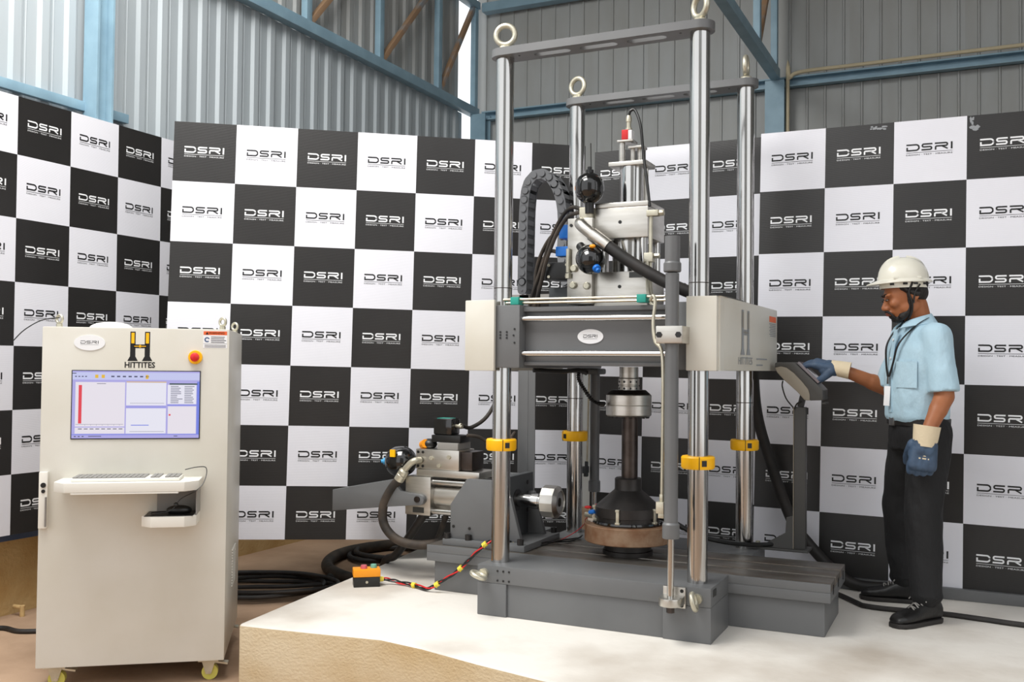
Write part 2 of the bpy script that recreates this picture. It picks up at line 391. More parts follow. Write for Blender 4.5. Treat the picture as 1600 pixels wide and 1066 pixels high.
mb = MB(); mb.box((.6,-8.6,FLOOR), (5.7,-8.5,6.2)); struct(mb.build('wall_front_added', 'sheet_far'), 'unseen front wall added to put dark bands in the chrome columns')  # added behind the camera for dark chrome streaks and light from the left

# steel frame of the shed
def hbeam(p0, p1, w, h, t=.014):
    """channel-like member with lips"""
    b = MB(); b.bar(p0, p1, w, h); return b
ZC = 3.92
def col_thing(name, loc, label):
    o = thing(name, loc, label, 'steel column'); x, y, z = loc
    mb = MB(); mb.box((x-.012,y-.075,z),(x+.012,y+.075,ZC)); mb.build('web', 'blue_steel', o)
    for s in (-1,1):
        mb = MB(); mb.box((x-.07,y+s*.075-.008,z),(x+.07,y+s*.075+.008,ZC)); mb.build('flange', 'blue_steel', o)
    mb = MB(); mb.box((x-.1,y-.11,z),(x+.1,y+.11,z+.015)); mb.build('base_plate', 'blue_steel', o)
    return o
def col_x(name, loc, label):
    o = thing(name, loc, label, 'steel column'); x, y, z = loc
    mb = MB(); mb.box((x-.01,y-.06,z),(x+.01,y+.06,ZC)); mb.build('web', 'blue_steel', o)
    for s in (-1,1):
        mb = MB(); mb.box((x-.09,y+s*.06-.008,z),(x+.09,y+s*.06+.008,ZC)); mb.build('flange', 'blue_steel', o)
    return o
lc = thing('steel_column', (-3.36,-.385,FLOOR), 'blue steel column on the left wall above the checkered boards', 'steel column')
mb = MB(); mb.box((-3.42,-.45,FLOOR),(-3.30,-.435,6.15)); mb.build('flange','blue_steel',lc)
mb = MB(); mb.box((-3.42,-.335,FLOOR),(-3.30,-.32,6.15)); mb.build('flange','blue_steel',lc)
mb = MB(); mb.box((-3.37,-.435,FLOOR),(-3.355,-.335,6.15)); mb.build('web','blue_steel',lc)
mb = MB(); mb.box((-3.44,-3.4,2.74),(-3.40,-.10,2.80)); tag(mb.build('wall_rail','blue_steel',bevel=.003),'blue flat rail on the left wall just above the leftmost board','rail')
col_x('steel_column', (-3.30,4.70,FLOOR), 'blue steel column in the far corner beside the bright gap')
col_x('steel_column', (-.13,4.70,FLOOR), 'blue steel column on the back wall right of the machine')
def truss(x, y0, y1, label, panel=1.09):
    o = thing('roof_truss', (x, (y0+y1)/2, ZC), label, 'roof truss')
    mb = MB(); mb.box((x-.045,y0,ZC-.0),(x+.045,y1,ZC+.095)); mb.build('bottom_chord','blue_steel',o,bevel=.006)
    mb = MB(); mb.box((x-.045,y0,5.12),(x+.045,y1,5.20)); mb.build('top_chord','blue_steel',o,bevel=.006)
    y = y1-.05; k = 0; panel = .80
    while y > y0:
        mb = MB(); mb.box((x-.03,y-.035,ZC+.09),(x+.03,y+.035,5.13)); mb.build('vertical_strut','blue_steel',o,bevel=.004)
        if y-panel > y0:
            mb = MB(); mb.bar((x,y-panel+.03,ZC+.09),(x,y-.03,5.13),.05,.05); mb.build('diagonal_strut','rust_strut',o,bevel=.004)
        y -= panel; k += 1; panel = 1.09
    return o
truss(-3.40, -1.2, 4.78, 'blue lattice truss running along the top of the left wall')
truss(-.12, -1.2, 4.62, 'blue lattice truss slanting overhead down to the back wall column')
g = thing('wall_girt', (2.3,4.77,ZC-.06), 'blue horizontal girt across the back wall', 'girt')
mb = MB(); mb.box((-3.3,4.72,ZC-.05),(7.9,4.82,ZC-.035)); mb.build('lower_flange','blue_steel',g)
mb = MB(); mb.box((-3.3,4.80,ZC-.05),(7.9,4.815,ZC+.04)); mb.build('web','blue_steel',g)
mb = MB(); mb.box((-3.3,4.72,ZC+.03),(7.9,4.82,ZC+.045)); mb.build('upper_flange','blue_steel',g)
mb = MB(); mb.box((-3.3,4.70,5.06),(7.9,4.82,5.16)); tag(mb.build('eaves_beam','blue_steel',bevel=.006),'blue eaves beam at the top of the back wall','beam')
mb = MB(); mb.tube([(-.02,4.70,.2),(-.02,4.70,3.8),(0,4.70,3.93),(.1,4.70,3.99),(.6,4.70,3.995),(2,4.70,4.0),(7,4.70,4.0)],.018,10,5)
tag(mb.build('conduit_pipe','conduit'),'cream conduit pipe beside the back wall column and along the girt','conduit')

# ------------------------------------------------------------------ checkered backdrop boards
TS = .36
def logo_mesh(material, s=TS):
    mb = MB(); mx = Matrix(((1,0,0,0),(0,0,-1,0),(0,1,0,0),(0,0,0,1)))      # local XY -> XZ, facing -Y
    W, H = .635*s, .107*s
    dsri(mb, W, H, .0225*s, mx)
    stroke(mb, [(0,-.024*s),(W,-.024*s)], .0055*s, mx)
    t = text_mesh('DESIGN \u00b7 TEST \u00b7 MEASURE', .030*s, 0, 'LEFT', 1.0)
    xs = [v.co.x for v in t.vertices]; k = W/(max(xs)-min(xs))
    me_to_mb(t, mb, mx @ Matrix.Translation((-min(xs)*k,-.058*s,.0006)) @ Matrix.Diagonal((k,1.0,1,1)))
    me = mb.mesh('logo'); me.materials.append(M[material]); return me
LOGO = {0: logo_mesh('white_print'), 1: logo_mesh('black_print')}
def board(loc, rot, c0, c1, top, bot, phase, label, posts=()):
    """local X along the board, local Z up; row line 0 at z=0, column line 0 at x=0"""
    o = thing('backdrop_board', loc, label, 'backdrop', rot=rot)
    o.rotation_mode = 'XYZ'
    rx, ry, rz = rot
    o.matrix_world = Matrix.Translation(V(loc)) @ (Matrix.Rotation(rz,4,'Z') @ Matrix.Rotation(rx,4,'X') @ Matrix.Rotation(ry,4,'Y'))
    OFF[o.name] = V((0,0,0))
    mb = MB(); mb.box((c0*TS,0,-bot*TS),(c1*TS,.012,top*TS)); mb.build('printed_sheet', checker_mat('checkered_print', phase), o)
    for a, b in ((c0,c0+.09),(c1-.09,c1)):
        mb = MB(); mb.box((a*TS+.002,.013,-bot*TS+.01),(b*TS-.002,.045,top*TS-.01)); mb.build('frame_upright','silver',o)
    for z in (top*TS-.05, -bot*TS+.02):
        mb = MB(); mb.box((c0*TS+.035,.014,z),(c1*TS-.035,.044,z+.03)); mb.build('frame_rail','silver',o)
    for i in range(math.floor(c0), math.ceil(c1)):
        for j in range(-1, math.ceil(bot)):
            if i*TS+.174*TS < c0*TS+.005 or i*TS+.81*TS > c1*TS: continue
            par = (i+(-j-1)+phase) % 2
            l = bpy.data.objects.new('logo', LOGO[0 if par == 0 else 1]); COL.objects.link(l); l.parent = o
            l.location = (i*TS+.174*TS, -.0004, -j*TS-.522*TS)
    for px, zb in posts:
        mb = MB(); mb.box((px-.02,.046,zb),(px+.02,.086,top*TS-.1)); mb.build('stand_post','silver',o)
    return o
R = math.radians
# phases: square in column 0 / row -1 (topmost) black or white
board((-3.2858,-1.003,2.3492), (R(-.3477),R(.0558),R(90.1757)), -3.6, 3.9, .92, 5.935, 0, 'checkered board propped on the left wall plinth, seen left of and behind the cabinet')
board((-2.71,-.4074,2.2645), (R(-.5205),R(.9406),R(33.9659)), 0, 6.95, .99, 5.884, 0, 'angled checkered board standing between the cabinet and the testing machine', ((.12,-2.535),(2.2,-2.26)))
board((-.235,.9852,2.2033), (R(-.1283),R(.4281),R(-2.4006)), -.94, 2.3, .915, 6.0, 1, 'checkered board directly behind the testing machine columns', ((-.2,-2.19),(.7,-2.2)))
board((.4753,.9384-.02,2.1998), (R(-1.6491),R(.5364),R(-1.3183)), 0, 6.8, .944, 5.94, 1, 'checkered board on the right behind the man', ((.4,-2.18),(2.2,-2.18)))
rb = bpy.data.objects['backdrop_board.003']; rw = random.Random(11)
for cx, cz, w_, h_ in ((1.78*TS,.86*TS,.05,.02),(1.70*TS,.88*TS,.03,.012),(3.12*TS,.78*TS,.05,.03),(3.06*TS,.86*TS,.02,.03)):
    for q in range(5):
        a, b_ = cx+rw.uniform(-w_,w_)*.6, cz+rw.uniform(-h_,h_)*.6; t = MB()
        t.xz([(a+w_*.35*rw.uniform(.4,1)*math.cos(k*PI/4), b_+h_*.45*rw.uniform(.4,1)*math.sin(k*PI/4)) for k in range(8)], -.0012-.0001*q, -.0008); t.build('scuff','grey_print',rb)
mb = MB(); mb.box((.42,.80,.0005),(4.9,.848,.058)); tag(mb.build('base_rail','paint',bevel=.003),'grey steel rail on the platform under the right checkered board','rail')

# ------------------------------------------------------------------ load frame of the testing machine
CX, CY, ZB = .485, .481, .238
COLS = {'FL': (-CX,-CY), 'FR': (CX,-CY), 'BL': (-CX,CY), 'BR': (CX,CY)}
lf = thing('testing_machine', (0,0,0), 'tall grey four-column testing frame with chrome columns on the platform', 'testing machine')
def holes(parent, pts, nrm, r=.006, depth=.002, name='bolt_hole'):
    for p in pts:
        b = MB(); b.cyl(V(p), V(p)+V(nrm)*depth, r, seg=12); b.build(name, 'black', parent)
# base: front and back wings, pedestal, slotted table
for sy in (-1, 1):
    mb = MB()
    mb.box((-.552,sy*.59,.155),(.573,sy*.262,ZB)); mb.box((-.552,sy*.59,0),(-.40,sy*.262,.155)); mb.box((.36,sy*.59,0),(.573,sy*.262,.155)); mb.box((-.40,sy*.578,0),(.36,sy*.262,.155))
    w = mb.build('base_wing', 'paint', lf, bevel=.004)
    if sy < 0:
        holes(w, [(-.40+dx,-.5905,z) for dx in (-.045,0-.015,.015) for z in (.215,.17)], (0,-1,0), .005)
        mb = MB(); mb.box((.5735,-.555,.195),(.575,-.50,.225)); mb.build('type_plate', 'label_dark', w)
        for ex, tz in ((-.515,.20),(.515,.19)):
            mb = MB(); mb.cyl((ex,-.59,tz),(ex,-.608,tz),.022); mb.torus((ex,-.652,tz),.034,.011,(.35 if ex < 0 else .95,.1,.9 if ex < 0 else .25)); mb.build('lifting_eye', 'galv', w)
mb = MB(); mb.box((-.985,-.245,0),(.995,.232,.155)); mb.build('pedestal', 'paint', lf, bevel=.006)
mb = MB(); mb.box((-1.022,-.265,.155),(1.022,.25,.20)); mb.box((-1.022,-.265,.20),(1.022,-.255,ZB)); mb.build('table_slab', 'paint', lf, bevel=.003)
for y0, y1 in ((-.2545,-.10),(-.082,.075),(.093,.25)):
    mb = MB(); mb.box((-1.022,y0,.2005),(1.022,y1,ZB)); mb.build('table_strip', 'table_steel', lf, bevel=.003)
for y in (-.178,-.004,.17): holes(lf, [(1.0222,y,.19),(1.0222,y,.21)], (1,0,0), .012)
# columns
ring_n = {'FL': (-.25,1,0), 'FR': (.7,.9,0), 'BL': (.25,1,0), 'BR': (1,.08,0)}
coll_z = {'FL': .803, 'FR': .766, 'BL': .787, 'BR': .778}
for k, (x, y) in COLS.items():
    mb = MB(); mb.lathe([(0,0),(.0447,0),(.0447,2.452),(0,2.452)], (x,y,ZB), seg=48); c = mb.build('column', 'chrome', lf)
    for zz in (1.02,): 
        mb = MB(); mb.lathe([(.0447,0),(.0451,.0),(.0451,.004),(.0447,.004)], (x,y,1.0 if y > 0 else 1.56), seg=40); mb.build('score_line', 'steel_dark', c)
    z = coll_z[k]
    mb = MB(); mb.lathe([(.046,-.028),(.069,-.028),(.074,-.02),(.074,.022),(.069,.028),(.046,.028)], (x,y,z), seg=40); 
    cl = mb.build('shaft_collar', 'yellow', c)
    a0 = math.atan2(-4.3-y, 1.6-x)+(.35 if k != 'BL' else -.9)
    for da in (0.,):
        ca = V((math.cos(a0+da), math.sin(a0+da), 0)); pos = V((x,y,z))+ca*.0725
        mb = MB(); mb.bar(pos-V((0,0,.013)), pos+V((0,0,.013)), .022, .006, ca); mb.build('clamp_slot', 'black', cl)
        a1 = a0-.3; ca = V((math.cos(a1), math.sin(a1), 0)); pos = V((x,y,z))+ca*.0735
        mb = MB(); mb.bar(pos-V((0,0,.0285)), pos+V((0,0,.0285)), .003, .003, ca); mb.build('clamp_split', 'black', cl)
    mb = MB(); mb.lathe([(0,0),(.036,0),(.036,.012),(.026,.022),(0,.022)], (x,y,2.7275)); mb.torus((x,y,2.807), .047, .014, ring_n[k], 36, 14); mb.build('eye_bolt', 'galv', c)
# tie plates with three slots each
def slotted_plate(y, name='tie_plate'):
    bm = bmesh.new(); loops = [arc(CX, 0, .066, .066, -90, 90, 14)+arc(-CX, 0, .066, .066, 90, 270, 14)]
    for cx in (-.235, .0, .235): loops.append(arc(cx+.07, 0, .024, .024, -90, 90, 8)+arc(cx-.07, 0, .024, .024, 90, 270, 8))
    es = []
    for lp in loops:
        vs = [bm.verts.new((p[0], p[1], 0)) for p in lp]; es += [bm.edges.new((vs[i], vs[(i+1) % len(vs)])) for i in range(len(vs))]
    bmesh.ops.triangle_fill(bm, edges=es, use_beauty=True)
    r = bmesh.ops.extrude_face_region(bm, geom=list(bm.faces)); bmesh.ops.translate(bm, verts=[v for v in r['geom'] if isinstance(v, bmesh.types.BMVert)], vec=(0,0,.038))
    bmesh.ops.recalc_face_normals(bm, faces=bm.faces)
    me = bpy.data.meshes.new(name); bm.to_mesh(me); bm.free()
    me.polygons.foreach_set('use_smooth', [True]*len(me.polygons)); me.set_sharp_from_angle(angle=R(30)); me.materials.append(M['paint'])
    o = bpy.data.objects.new(name, me); COL.objects.link(o); o.parent = lf; o.location = (0,y,2.69); OFF[o.name] = V((0,-0,0)); return o
for y in (-CY, CY):
    o = slotted_plate(y); OFF[o.name] = V((0,y,2.69)); holes(o, [(s*.40,y-.02,2.69) for s in (-1,1)], (0,0,-1), .005)
# crosshead
mb = MB()
for sx in (-1, 1):
    mb.box((sx*.60,-.565,1.175),(sx*.355,.565,1.475))
ch = None
mb2 = MB(); mb2.box((-.60,-.565,1.175),(-.355,.565,1.475)); ch = mb2.build('crosshead', 'paint', lf, bevel=.006)
mb2 = MB(); mb2.box((.355,-.565,1.175),(.60,.565,1.475)); mb2.build('clamp_block', 'paint', ch, bevel=.006)
for sy in (-1, 1):
    mb2 = MB(); mb2.box((-.3545,sy*.50,1.19),(.3545,sy*.36,1.465)); mb2.box((-.3545,sy*.525,1.444),(.3545,sy*.50,1.466)); mb2.box((-.3545,sy*.515,1.188),(.3545,sy*.50,1.205)); mb2.build('cross_beam', 'paint', ch, bevel=.003)
mb2 = MB(); mb2.box((-.25,-.3595,1.20),(.25,.3595,1.46)); mb2.build('centre_block', 'paint', ch, bevel=.004)
for z in (1.245, 1.41):
    mb = MB(); mb.cyl((-.354,-.535,z),(.354,-.535,z),.0135); mb.build('tie_rod', 'chrome', ch)
holes(ch, [(-.455+.034*i,-.566,z) for i in (0,1) for z in (1.318,1.332,1.346)]+[(-.385,-.566,1.33),(-.38,-.566,1.36),(-.38,-.566,1.295)], (0,-1,0), .0048)
def oval(mb, c, a, b, nrm='y', t=.004, n=32):
    mb.xz([(c[0]+a*math.cos(2*PI*k/n), c[2]+b*math.sin(2*PI*k/n)) for k in range(n)], c[1]-t, c[1])
mb = MB(); oval(mb, (-.02,-.5,1.325), .064, .034); bd = mb.build('badge', 'white_print', ch)
mb = MB(); dsri(mb, .07, .014, .0022, Matrix(((1,0,0,-.055),(0,0,-1,-.5046),(0,1,0,1.32),(0,0,0,1)))); stroke(mb, [(0,-.006),(.07,-.006)], .001, Matrix(((1,0,0,-.055),(0,0,-1,-.5046),(0,1,0,1.32),(0,0,0,1)))); mb.build('badge_lettering', 'black_print', bd)
# white covers
mb = MB(); mb.prism([(-.642,-.575),(-.477,-.590),(-.477,-.568),(-.602,-.567),(-.602,.58),(-.642,.58)], 1.160, 1.500); cv = mb.build('side_cover', 'cover', lf, bevel=.005, fix=True); cv['label'] = 'cream sheet cover on the left end of the crosshead'
prof = [(.457,-.590),(.592,-.588),(.612,-.40),(.632,.60),(.602,.60),(.602,-.567),(.457,-.568)]
mb = MB(); mb.prism(prof, 1.172, 1.497); cv = mb.build('side_cover', 'cover', lf, bevel=.005, fix=True); cv['label'] = 'cream sheet cover with printed logo on the right end of the crosshead'
# print on the right cover: frame running along +Y, facing +X
sd = V((.02,1.0,0)).normalized(); mxc = Matrix((sd, V((0,0,1)), sd.cross(V((0,0,1))))).transposed().to_4x4(); mxc.translation = V((.6125,-.40,1.172))+V((.0005,0,0))
def h_logo(mbk, mby, mx, s, thin=1.):
    """two columns with flared feet and a crossbar; s = height"""
    for sx in (-1, 1):
        c = sx*.235*s
        mbk.add([(c-.085*s,.22*s,.0006),(c+.085*s,.22*s,.0006),(c+.085*s,s,.0006),(c-.085*s,s,.0006)], [(0,1,2,3)], mx)
        mbk.add([(c-.17*s,.0,.0006),(c+.17*s,0,.0006),(c+.085*s,.22*s-.06*s,.0006),(c+.085*s,.22*s,.0006),(c-.085*s,.22*s,.0006),(c-.085*s,.22*s-.06*s,.0006)], [(0,1,2,3,4,5)], mx)
        mby.add([(c-.05*s,.6*s,.0012),(c+.05*s,.6*s,.0012),(c+.05*s,.96*s,.0012),(c-.05*s,.96*s,.0012)], [(0,1,2,3)], mx)
    mbk.add([(-.22*s,.44*s,.0006),(.22*s,.44*s,.0006),(.22*s,.565*s,.0006),(-.22*s,.565*s,.0006)], [(0,1,2,3)], mx)
    mby.add([(-.19*s,.49*s,.0012),(.19*s,.49*s,.0012),(.19*s,.515*s,.0012),(-.19*s,.515*s,.0012)], [(0,1,2,3)], mx)
    mby.add([(-.03*s,.46*s,.0012),(.03*s,.46*s,.0012),(.03*s,.545*s,.0012),(-.03*s,.545*s,.0012)], [(0,1,2,3)], mx)
a, b2 = MB(), MB(); h_logo(a, b2, mxc @ Matrix.Translation((.27,.075,0)) @ Matrix.Diagonal((1.15,1,1,1)), .21)
a.build('printed_emblem', 'grey_print', cv); b2.build('emblem_stripe', 'taupe', cv)
mb = MB(); me_to_mb(text_mesh('HITTITES', .062), mb, mxc @ Matrix.Translation((.27,.045,.0005)) @ Matrix.Diagonal((1.15,.8,1,1))); mb.build('printed_name', 'grey_print', cv)
mb = MB(); mb.box((.80,.255,0),(.96,.285,.0008), mxc); lb = mb.build('warning_label', 'label_orange', cv)
mb = MB()
for q in range(8): mb.box((.80 if q % 2 else .82,.18+q*.009,0),(.955,.184+q*.009,.0008), mxc)
mb.build('label_text', 'grey_print', cv)
mb = MB(); mb.box((.50,.055,0),(.74,.062,.0006), mxc); mb.box((.50,.025,0),(.64,.032,.0006), mxc); mb.build('printed_line', 'grey_print', cv)
# grey post behind the columns carrying the cable chain
mb = MB(); mb.box((-.81,.40,.239),(-.745,.46,1.6)); mb.box((-.745,.40,.239),(-.70,.408,1.6)); cp = mb.build('chain_post', 'paint', lf, bevel=.003)
mb = MB(); mb.box((-.81,.38,ZB-.001),(-.62,.50,ZB+.012)); mb.build('post_foot', 'paint', cp)
mb = MB(); mb.box((-.95,.40,1.58),(-.55,.50,1.60)); mb.build('chain_tray', 'cab_grey', cp)

# rigid steel pipes on the crosshead front with teal clamps
pp = thing('pipe_run', (0,-.55,1.475), 'pair of thin steel pipes in teal clamps along the crosshead top', 'pipe')
for z, y in ((1.502,-.545),(1.487,-.515)):
    mb = MB(); mb.tube([(-.45,y,z),(-.3,y,z),(0,y,z),(.25,y,z),(.35,y,z)], .006, 8, 2); mb.build('pipe', 'galv', pp)
for x in (-.385,.243):
    mb = MB(); mb.box((x-.022,-.562,1.4755),(x+.022,-.50,1.513)); mb.build('pipe_clamp', 'teal', pp, bevel=.004)
mb = MB(); mb.tube([(.30,-.60,1.485),(.315,-.61,1.50),(.325,-.615,1.47),(.318,-.62,1.38),(.33,-.63,1.30),(.362,-.64,1.26),(.372,-.645,1.15),(.372,-.645,.9),(.37,-.645,.60)], .008, 10, 6)
tag(mb.build('riser_pipe', 'galv'), 'thin bent steel pipe beside the front lifting cylinder', 'pipe')

# lifting cylinders
def lift(x, y, label, top, body_r, face, clampz=(1.288,1.363)):
    o = thing('lift_cylinder', (x,y,0), label, 'hydraulic cylinder', 'hydraulic lifting cylinders of the crosshead')
    mb = MB(); mb.lathe([(0,.505),(body_r,.505),(body_r,top-(.16 if top > 1.5 else .05)),(0,top-(.16 if top > 1.5 else .05))], (x,y,0)); mb.build('barrel','paint',o)
    mb = MB(); mb.lathe([(0,.452),(body_r*1.2,.452),(body_r*1.25,.458),(body_r*1.25,.512),(body_r,.52),(0,.52)], (x,y,0)); mb.build('end_collar','paint',o,ang=25)
    if top > 1.5:
        mb = MB(); mb.lathe([(0,top-.155),(body_r*1.18,top-.155),(body_r*1.3,top-.15),(body_r*1.3,top-.118),(body_r*1.1,top-.11),(body_r*1.1,top),(0,top)], (x,y,0)); mb.build('top_cap','paint',o,ang=25)
    mb = MB(); mb.lathe([(0,.150),(.0145,.150),(.0145,.505),(0,.505)], (x,y,0)); mb.build('piston_rod','chrome',o)
    mb = MB(); mb.lathe([(0,.135),(.018,.135),(.018,.165),(0,.165)], (x,y,0), seg=6); mb.build('rod_nut','steel_dark',o)
    br = MB(); br.box((x-.048,face,.145),(x+.052,face+(-.018 if face < y*0 else .018)*(1 if y < 0 else 1),.235)); br.prism([(x-.05,face-.015 if y < 0 else face+.015),(x+.05,face-.015 if y < 0 else face+.015),(x+.05,y)]+[(x+.05*math.cos(t*PI/8), y+(-1 if y < 0 else 1)*.05*math.sin(t*PI/8)) for t in range(1,8)]+[(x-.05,y)], .165, .20)
    b = br.build('rod_bracket','steel',o,bevel=.003,fix=True)
    if y < 0: holes(b, [(x+.036,face-.019,.22),(x+.036,face-.019,.157),(x-.036,face-.019,.157)], (0,-1,0), .008)
    if top > 1.5:
        mb = MB(); mb.box((x-.06,y-.042,clampz[0]),(x+.058,y+.10,clampz[1])); c = mb.build('clamp','steel',o,bevel=.004)
        for dx in (-.045,.04): 
            mb = MB(); mb.cyl((x+dx,y-.0425,1.325),(x+dx,y-.046,1.325),.014,seg=6); mb.build('clamp_screw','black',c)
    return o
lift(.415,-.66,'slim grey lifting cylinder clamped in front of the crosshead, rod to the base front',1.752,.0295,-.591)
lift(-.43,.66,'slim grey lifting cylinder at the back, half hidden by the rear column',1.19,.028,.591)
mb = MB(); mb.box((.352,-.675,.555),(.386,-.64,.605)); mb.box((.36,-.67,.535),(.3855,-.645,.556)); mb.cyl((.37,-.645,.605),(.37,-.645,.635),.012,seg=6); tag(mb.build('pipe_fitting','galv',bevel=.002),'small port fitting at the foot of the riser pipe','fitting')
mb = MB(); mb.tube([(-.452,.62,1.16),(-.455,.62,1.0),(-.462,.62,.62)], .006, 8, 3); tag(mb.build('riser_pipe','galv'),'thin steel pipe dropping beside the rear lifting cylinder','pipe')
mb = MB(); mb.box((-.49,.60,.56),(-.459,.65,.60)); mb.box((-.48,.61,.54),(-.459,.64,.56)); mb.cyl((-.465,.62,.60),(-.465,.62,.63),.012,seg=6); tag(mb.build('pipe_fitting','paint_dark',bevel=.003),'grey port fitting on the rear lifting cylinder','fitting')
# underside plate carrying the rear pipe, cables under the crosshead
mb = MB(); mb.box((-.50,.52,1.14),(-.36,.66,1.1745)); tag(mb.build('junction_bracket','paint_dark',bevel=.012),'dark bracket under the crosshead at the back','bracket')

# ------------------------------------------------------------------ load train on the centre axis
lt = thing('load_cell', (0,0,.93), 'steel load cell disc hanging from the crosshead', 'load cell')
mb = MB(); mb.lathe([(0,.935),(.108,.935),(.115,.942),(.115,.99),(.114,.992),(.115,.994),(.115,1.042),(.108,1.048),(0,1.048)], seg=56); mb.build('cell_body','steel',lt,ang=25)
mb = MB(); mb.lathe([(0,1.047),(.110,1.047),(.086,1.068),(0,1.068)], seg=48); mb.build('cell_top','steel_dark',lt)
mb = MB(); mb.lathe([(0,1.066),(.053,1.066),(.053,1.085),(.050,1.088),(.050,1.092),(.053,1.095),(.053,1.125),(.048,1.13),(.048,1.185),(0,1.185)], seg=40); ad = mb.build('adapter','steel',lt,ang=25)
holes(ad, [(.053*math.cos(a),.053*math.sin(a),z) for a in (-2.3,-1.7,-1.1,-.5) for z in (1.076,1.11)], (0,-.6,0), .006)
for k in range(16):
    a = 2*PI*k/16; mb = MB(); mb.cyl((.098*math.cos(a),.0935*math.sin(a),.936),(.098*math.cos(a),.0935*math.sin(a),.926),.008,seg=8); mb.build('cap_screw','black',lt)
pr = thing('push_rod', (0,0,.60), 'dark steel round bar between the load cell and the conical fixture', 'rod')
mb = MB(); mb.lathe([(0,.615),(.041,.615),(.041,.935),(0,.935)], (.007,0,0), seg=40); mb.build('bar','steel_dark',pr)
cf = thing('conical_fixture', (0,0,.395), 'blackened conical clamp fixture on the rusty round plate', 'fixture')
mb = MB(); mb.lathe([(0,.47),(.166,.478),(.07,.562),(.068,.57),(.068,.618),(.063,.623),(0,.623)], seg=56); mb.build('cone','blackened',cf,ang=25)
mb = MB(); mb.lathe([(0,.408),(.158,.408),(.158,.43),(.166,.432),(.166,.478),(0,.478)], seg=56); mb.build('lower_ring','blackened',cf,ang=25)
mb = MB(); mb.lathe([(0,.394),(.178,.394),(.180,.40),(.175,.409),(0,.409)], seg=56); mb.build('foot_flange','gloss_black',cf,ang=25)
for a in (-2.75,-1.55,-.35,.9,2.1):
    ca = V((math.cos(a),math.sin(a),0)); p = ca*.170
    mb = MB(); mb.bar(p+V((0,0,.405)),p+V((0,0,.482)),.016,.01,ca); mb.bar(p+V((0,0,.475))-ca*.02,p+V((0,0,.475))+ca*.01,.02,.012); mb.bar(p+V((0,0,.412))-ca*.012,p+V((0,0,.412))+ca*.008,.024,.012); mb.build('toggle_clamp','galv',cf,bevel=.002)
rp = MB(); rp.lathe([(0,.306),(.215,.306),(.219,.310),(.219,.389),(.215,.393),(0,.393)], seg=72); tag(rp.build('round_plate','rust',ang=25),'thick rusty brown round plate under the conical fixture','plate')
rp = MB(); rp.lathe([(0,.2385),(.126,.2385),(.126,.26),(.118,.263),(.118,.306),(0,.306)], seg=48); tag(rp.build('spacer_pad','blackened',ang=25),'short black round spacer between the rusty plate and the machine table','spacer')
sv = thing('solenoid_valve', (-.21,-.02,.394), 'small valve with red and blue fittings on the rusty plate', 'valve')
mb = MB(); mb.cyl((-.215,-.03,.425),(-.17,-.06,.425),.014); mb.build('valve_body','galv',sv)
mb = MB(); mb.box((-.205,-.03,.394),(-.18,.0,.415)); mb.box((-.18,-.06,.394),(-.165,-.045,.43)); mb.build('mount','steel',sv)
mb = MB(); mb.cyl((-.185,-.055,.44),(-.15,-.07,.45),.012); mb.build('blue_fitting','blue_plastic',sv)
mb = MB(); mb.ell((-.205,-.03,.462),(.02,.012,.008)); mb.ell((-.15,-.02,.475),(.022,.012,.008)); mb.build('red_handle','red',sv)
mb = MB(); mb.cyl((-.195,-.03,.437),(-.195,-.03,.46),.006); mb.cyl((-.15,-.02,.45),(-.15,-.02,.474),.006); mb.build('valve_stem','galv',sv)

# ------------------------------------------------------------------ vertical actuator on top of the crosshead
va = thing('vertical_actuator', (0,0,1.4605), 'vertical servo actuator of machined steel blocks on top of the crosshead', 'actuator')
def blk(name, a, b, material, parent, bevel=.004):
    q = MB(); q.box(a, b); return q.build(name, material, parent, bevel=bevel)
blk('mounting_plate', (-.2,-.2,1.461), (.2,.2,1.476), 'steel', va)
lo = blk('lower_block', (-.14,-.14,1.4765), (.14,.14,1.66), 'steel', va); holes(lo, [(-.005,-.1402,1.585)], (0,-1,0), .009)
mb = MB(); mb.box((.045,-.1425,1.628),(.115,-.14,1.656)); np_ = mb.build('name_plate','label_dark',lo)
hi_ = blk('upper_block', (-.14,-.14,1.828), (.14,.14,1.982), 'steel', va); holes(hi_, [(-.005,-.1402,1.908)], (0,-1,0), .009)
blk('cap_plate', (-.14,-.14,1.9825), (.14,.14,2.008), 'steel', va)
mb = MB(); mb.cyl((0,0,1.6605),(0,0,1.8275),.088,seg=40); mb.build('barrel','chrome',va)
for sx in (-1,1):
    for sy in (-1,1):
        mb = MB(); mb.cyl((sx*.108,sy*.108,1.6605),(sx*.108,sy*.108,1.8275),.02); mb.build('tie_rod','chrome',va)
mb = MB(); mb.cyl((.01,0,2.0085),(.01,0,2.205),.062,seg=40); ut = mb.build('upper_tube','chrome',va)
mb = MB(); mb.cyl((.075,.03,2.0085),(.075,.03,2.2),.012); mb.build('guide_rod','steel',va)
blk('head_plate', (-.095,-.07,2.2055), (.105,.09,2.228), 'steel', va)
mb = MB(); mb.cyl((-.035,-.03,2.2285),(-.035,-.03,2.33),.016); mb.cyl((.045,.02,2.2285),(.045,.02,2.30),.014); mb.cyl((.012,0,2.2285),(.012,0,2.31),.012); mb.build('sensor_post','steel',va)
blk('sensor_plate', (-.055,-.055,2.330), (.03,.03,2.341), 'steel', va); blk('sensor_step', (-.005,-.03,2.30), (.075,.05,2.312), 'steel', va)
mb = MB(); mb.box((-.03,-.055,2.3415),(.005,-.015,2.392)); mb.build('sensor_head','red',va,bevel=.002)
mb = MB(); mb.box((.0055,-.055,2.3415),(.024,-.015,2.388)); mb.build('sensor_label','white_print',va)
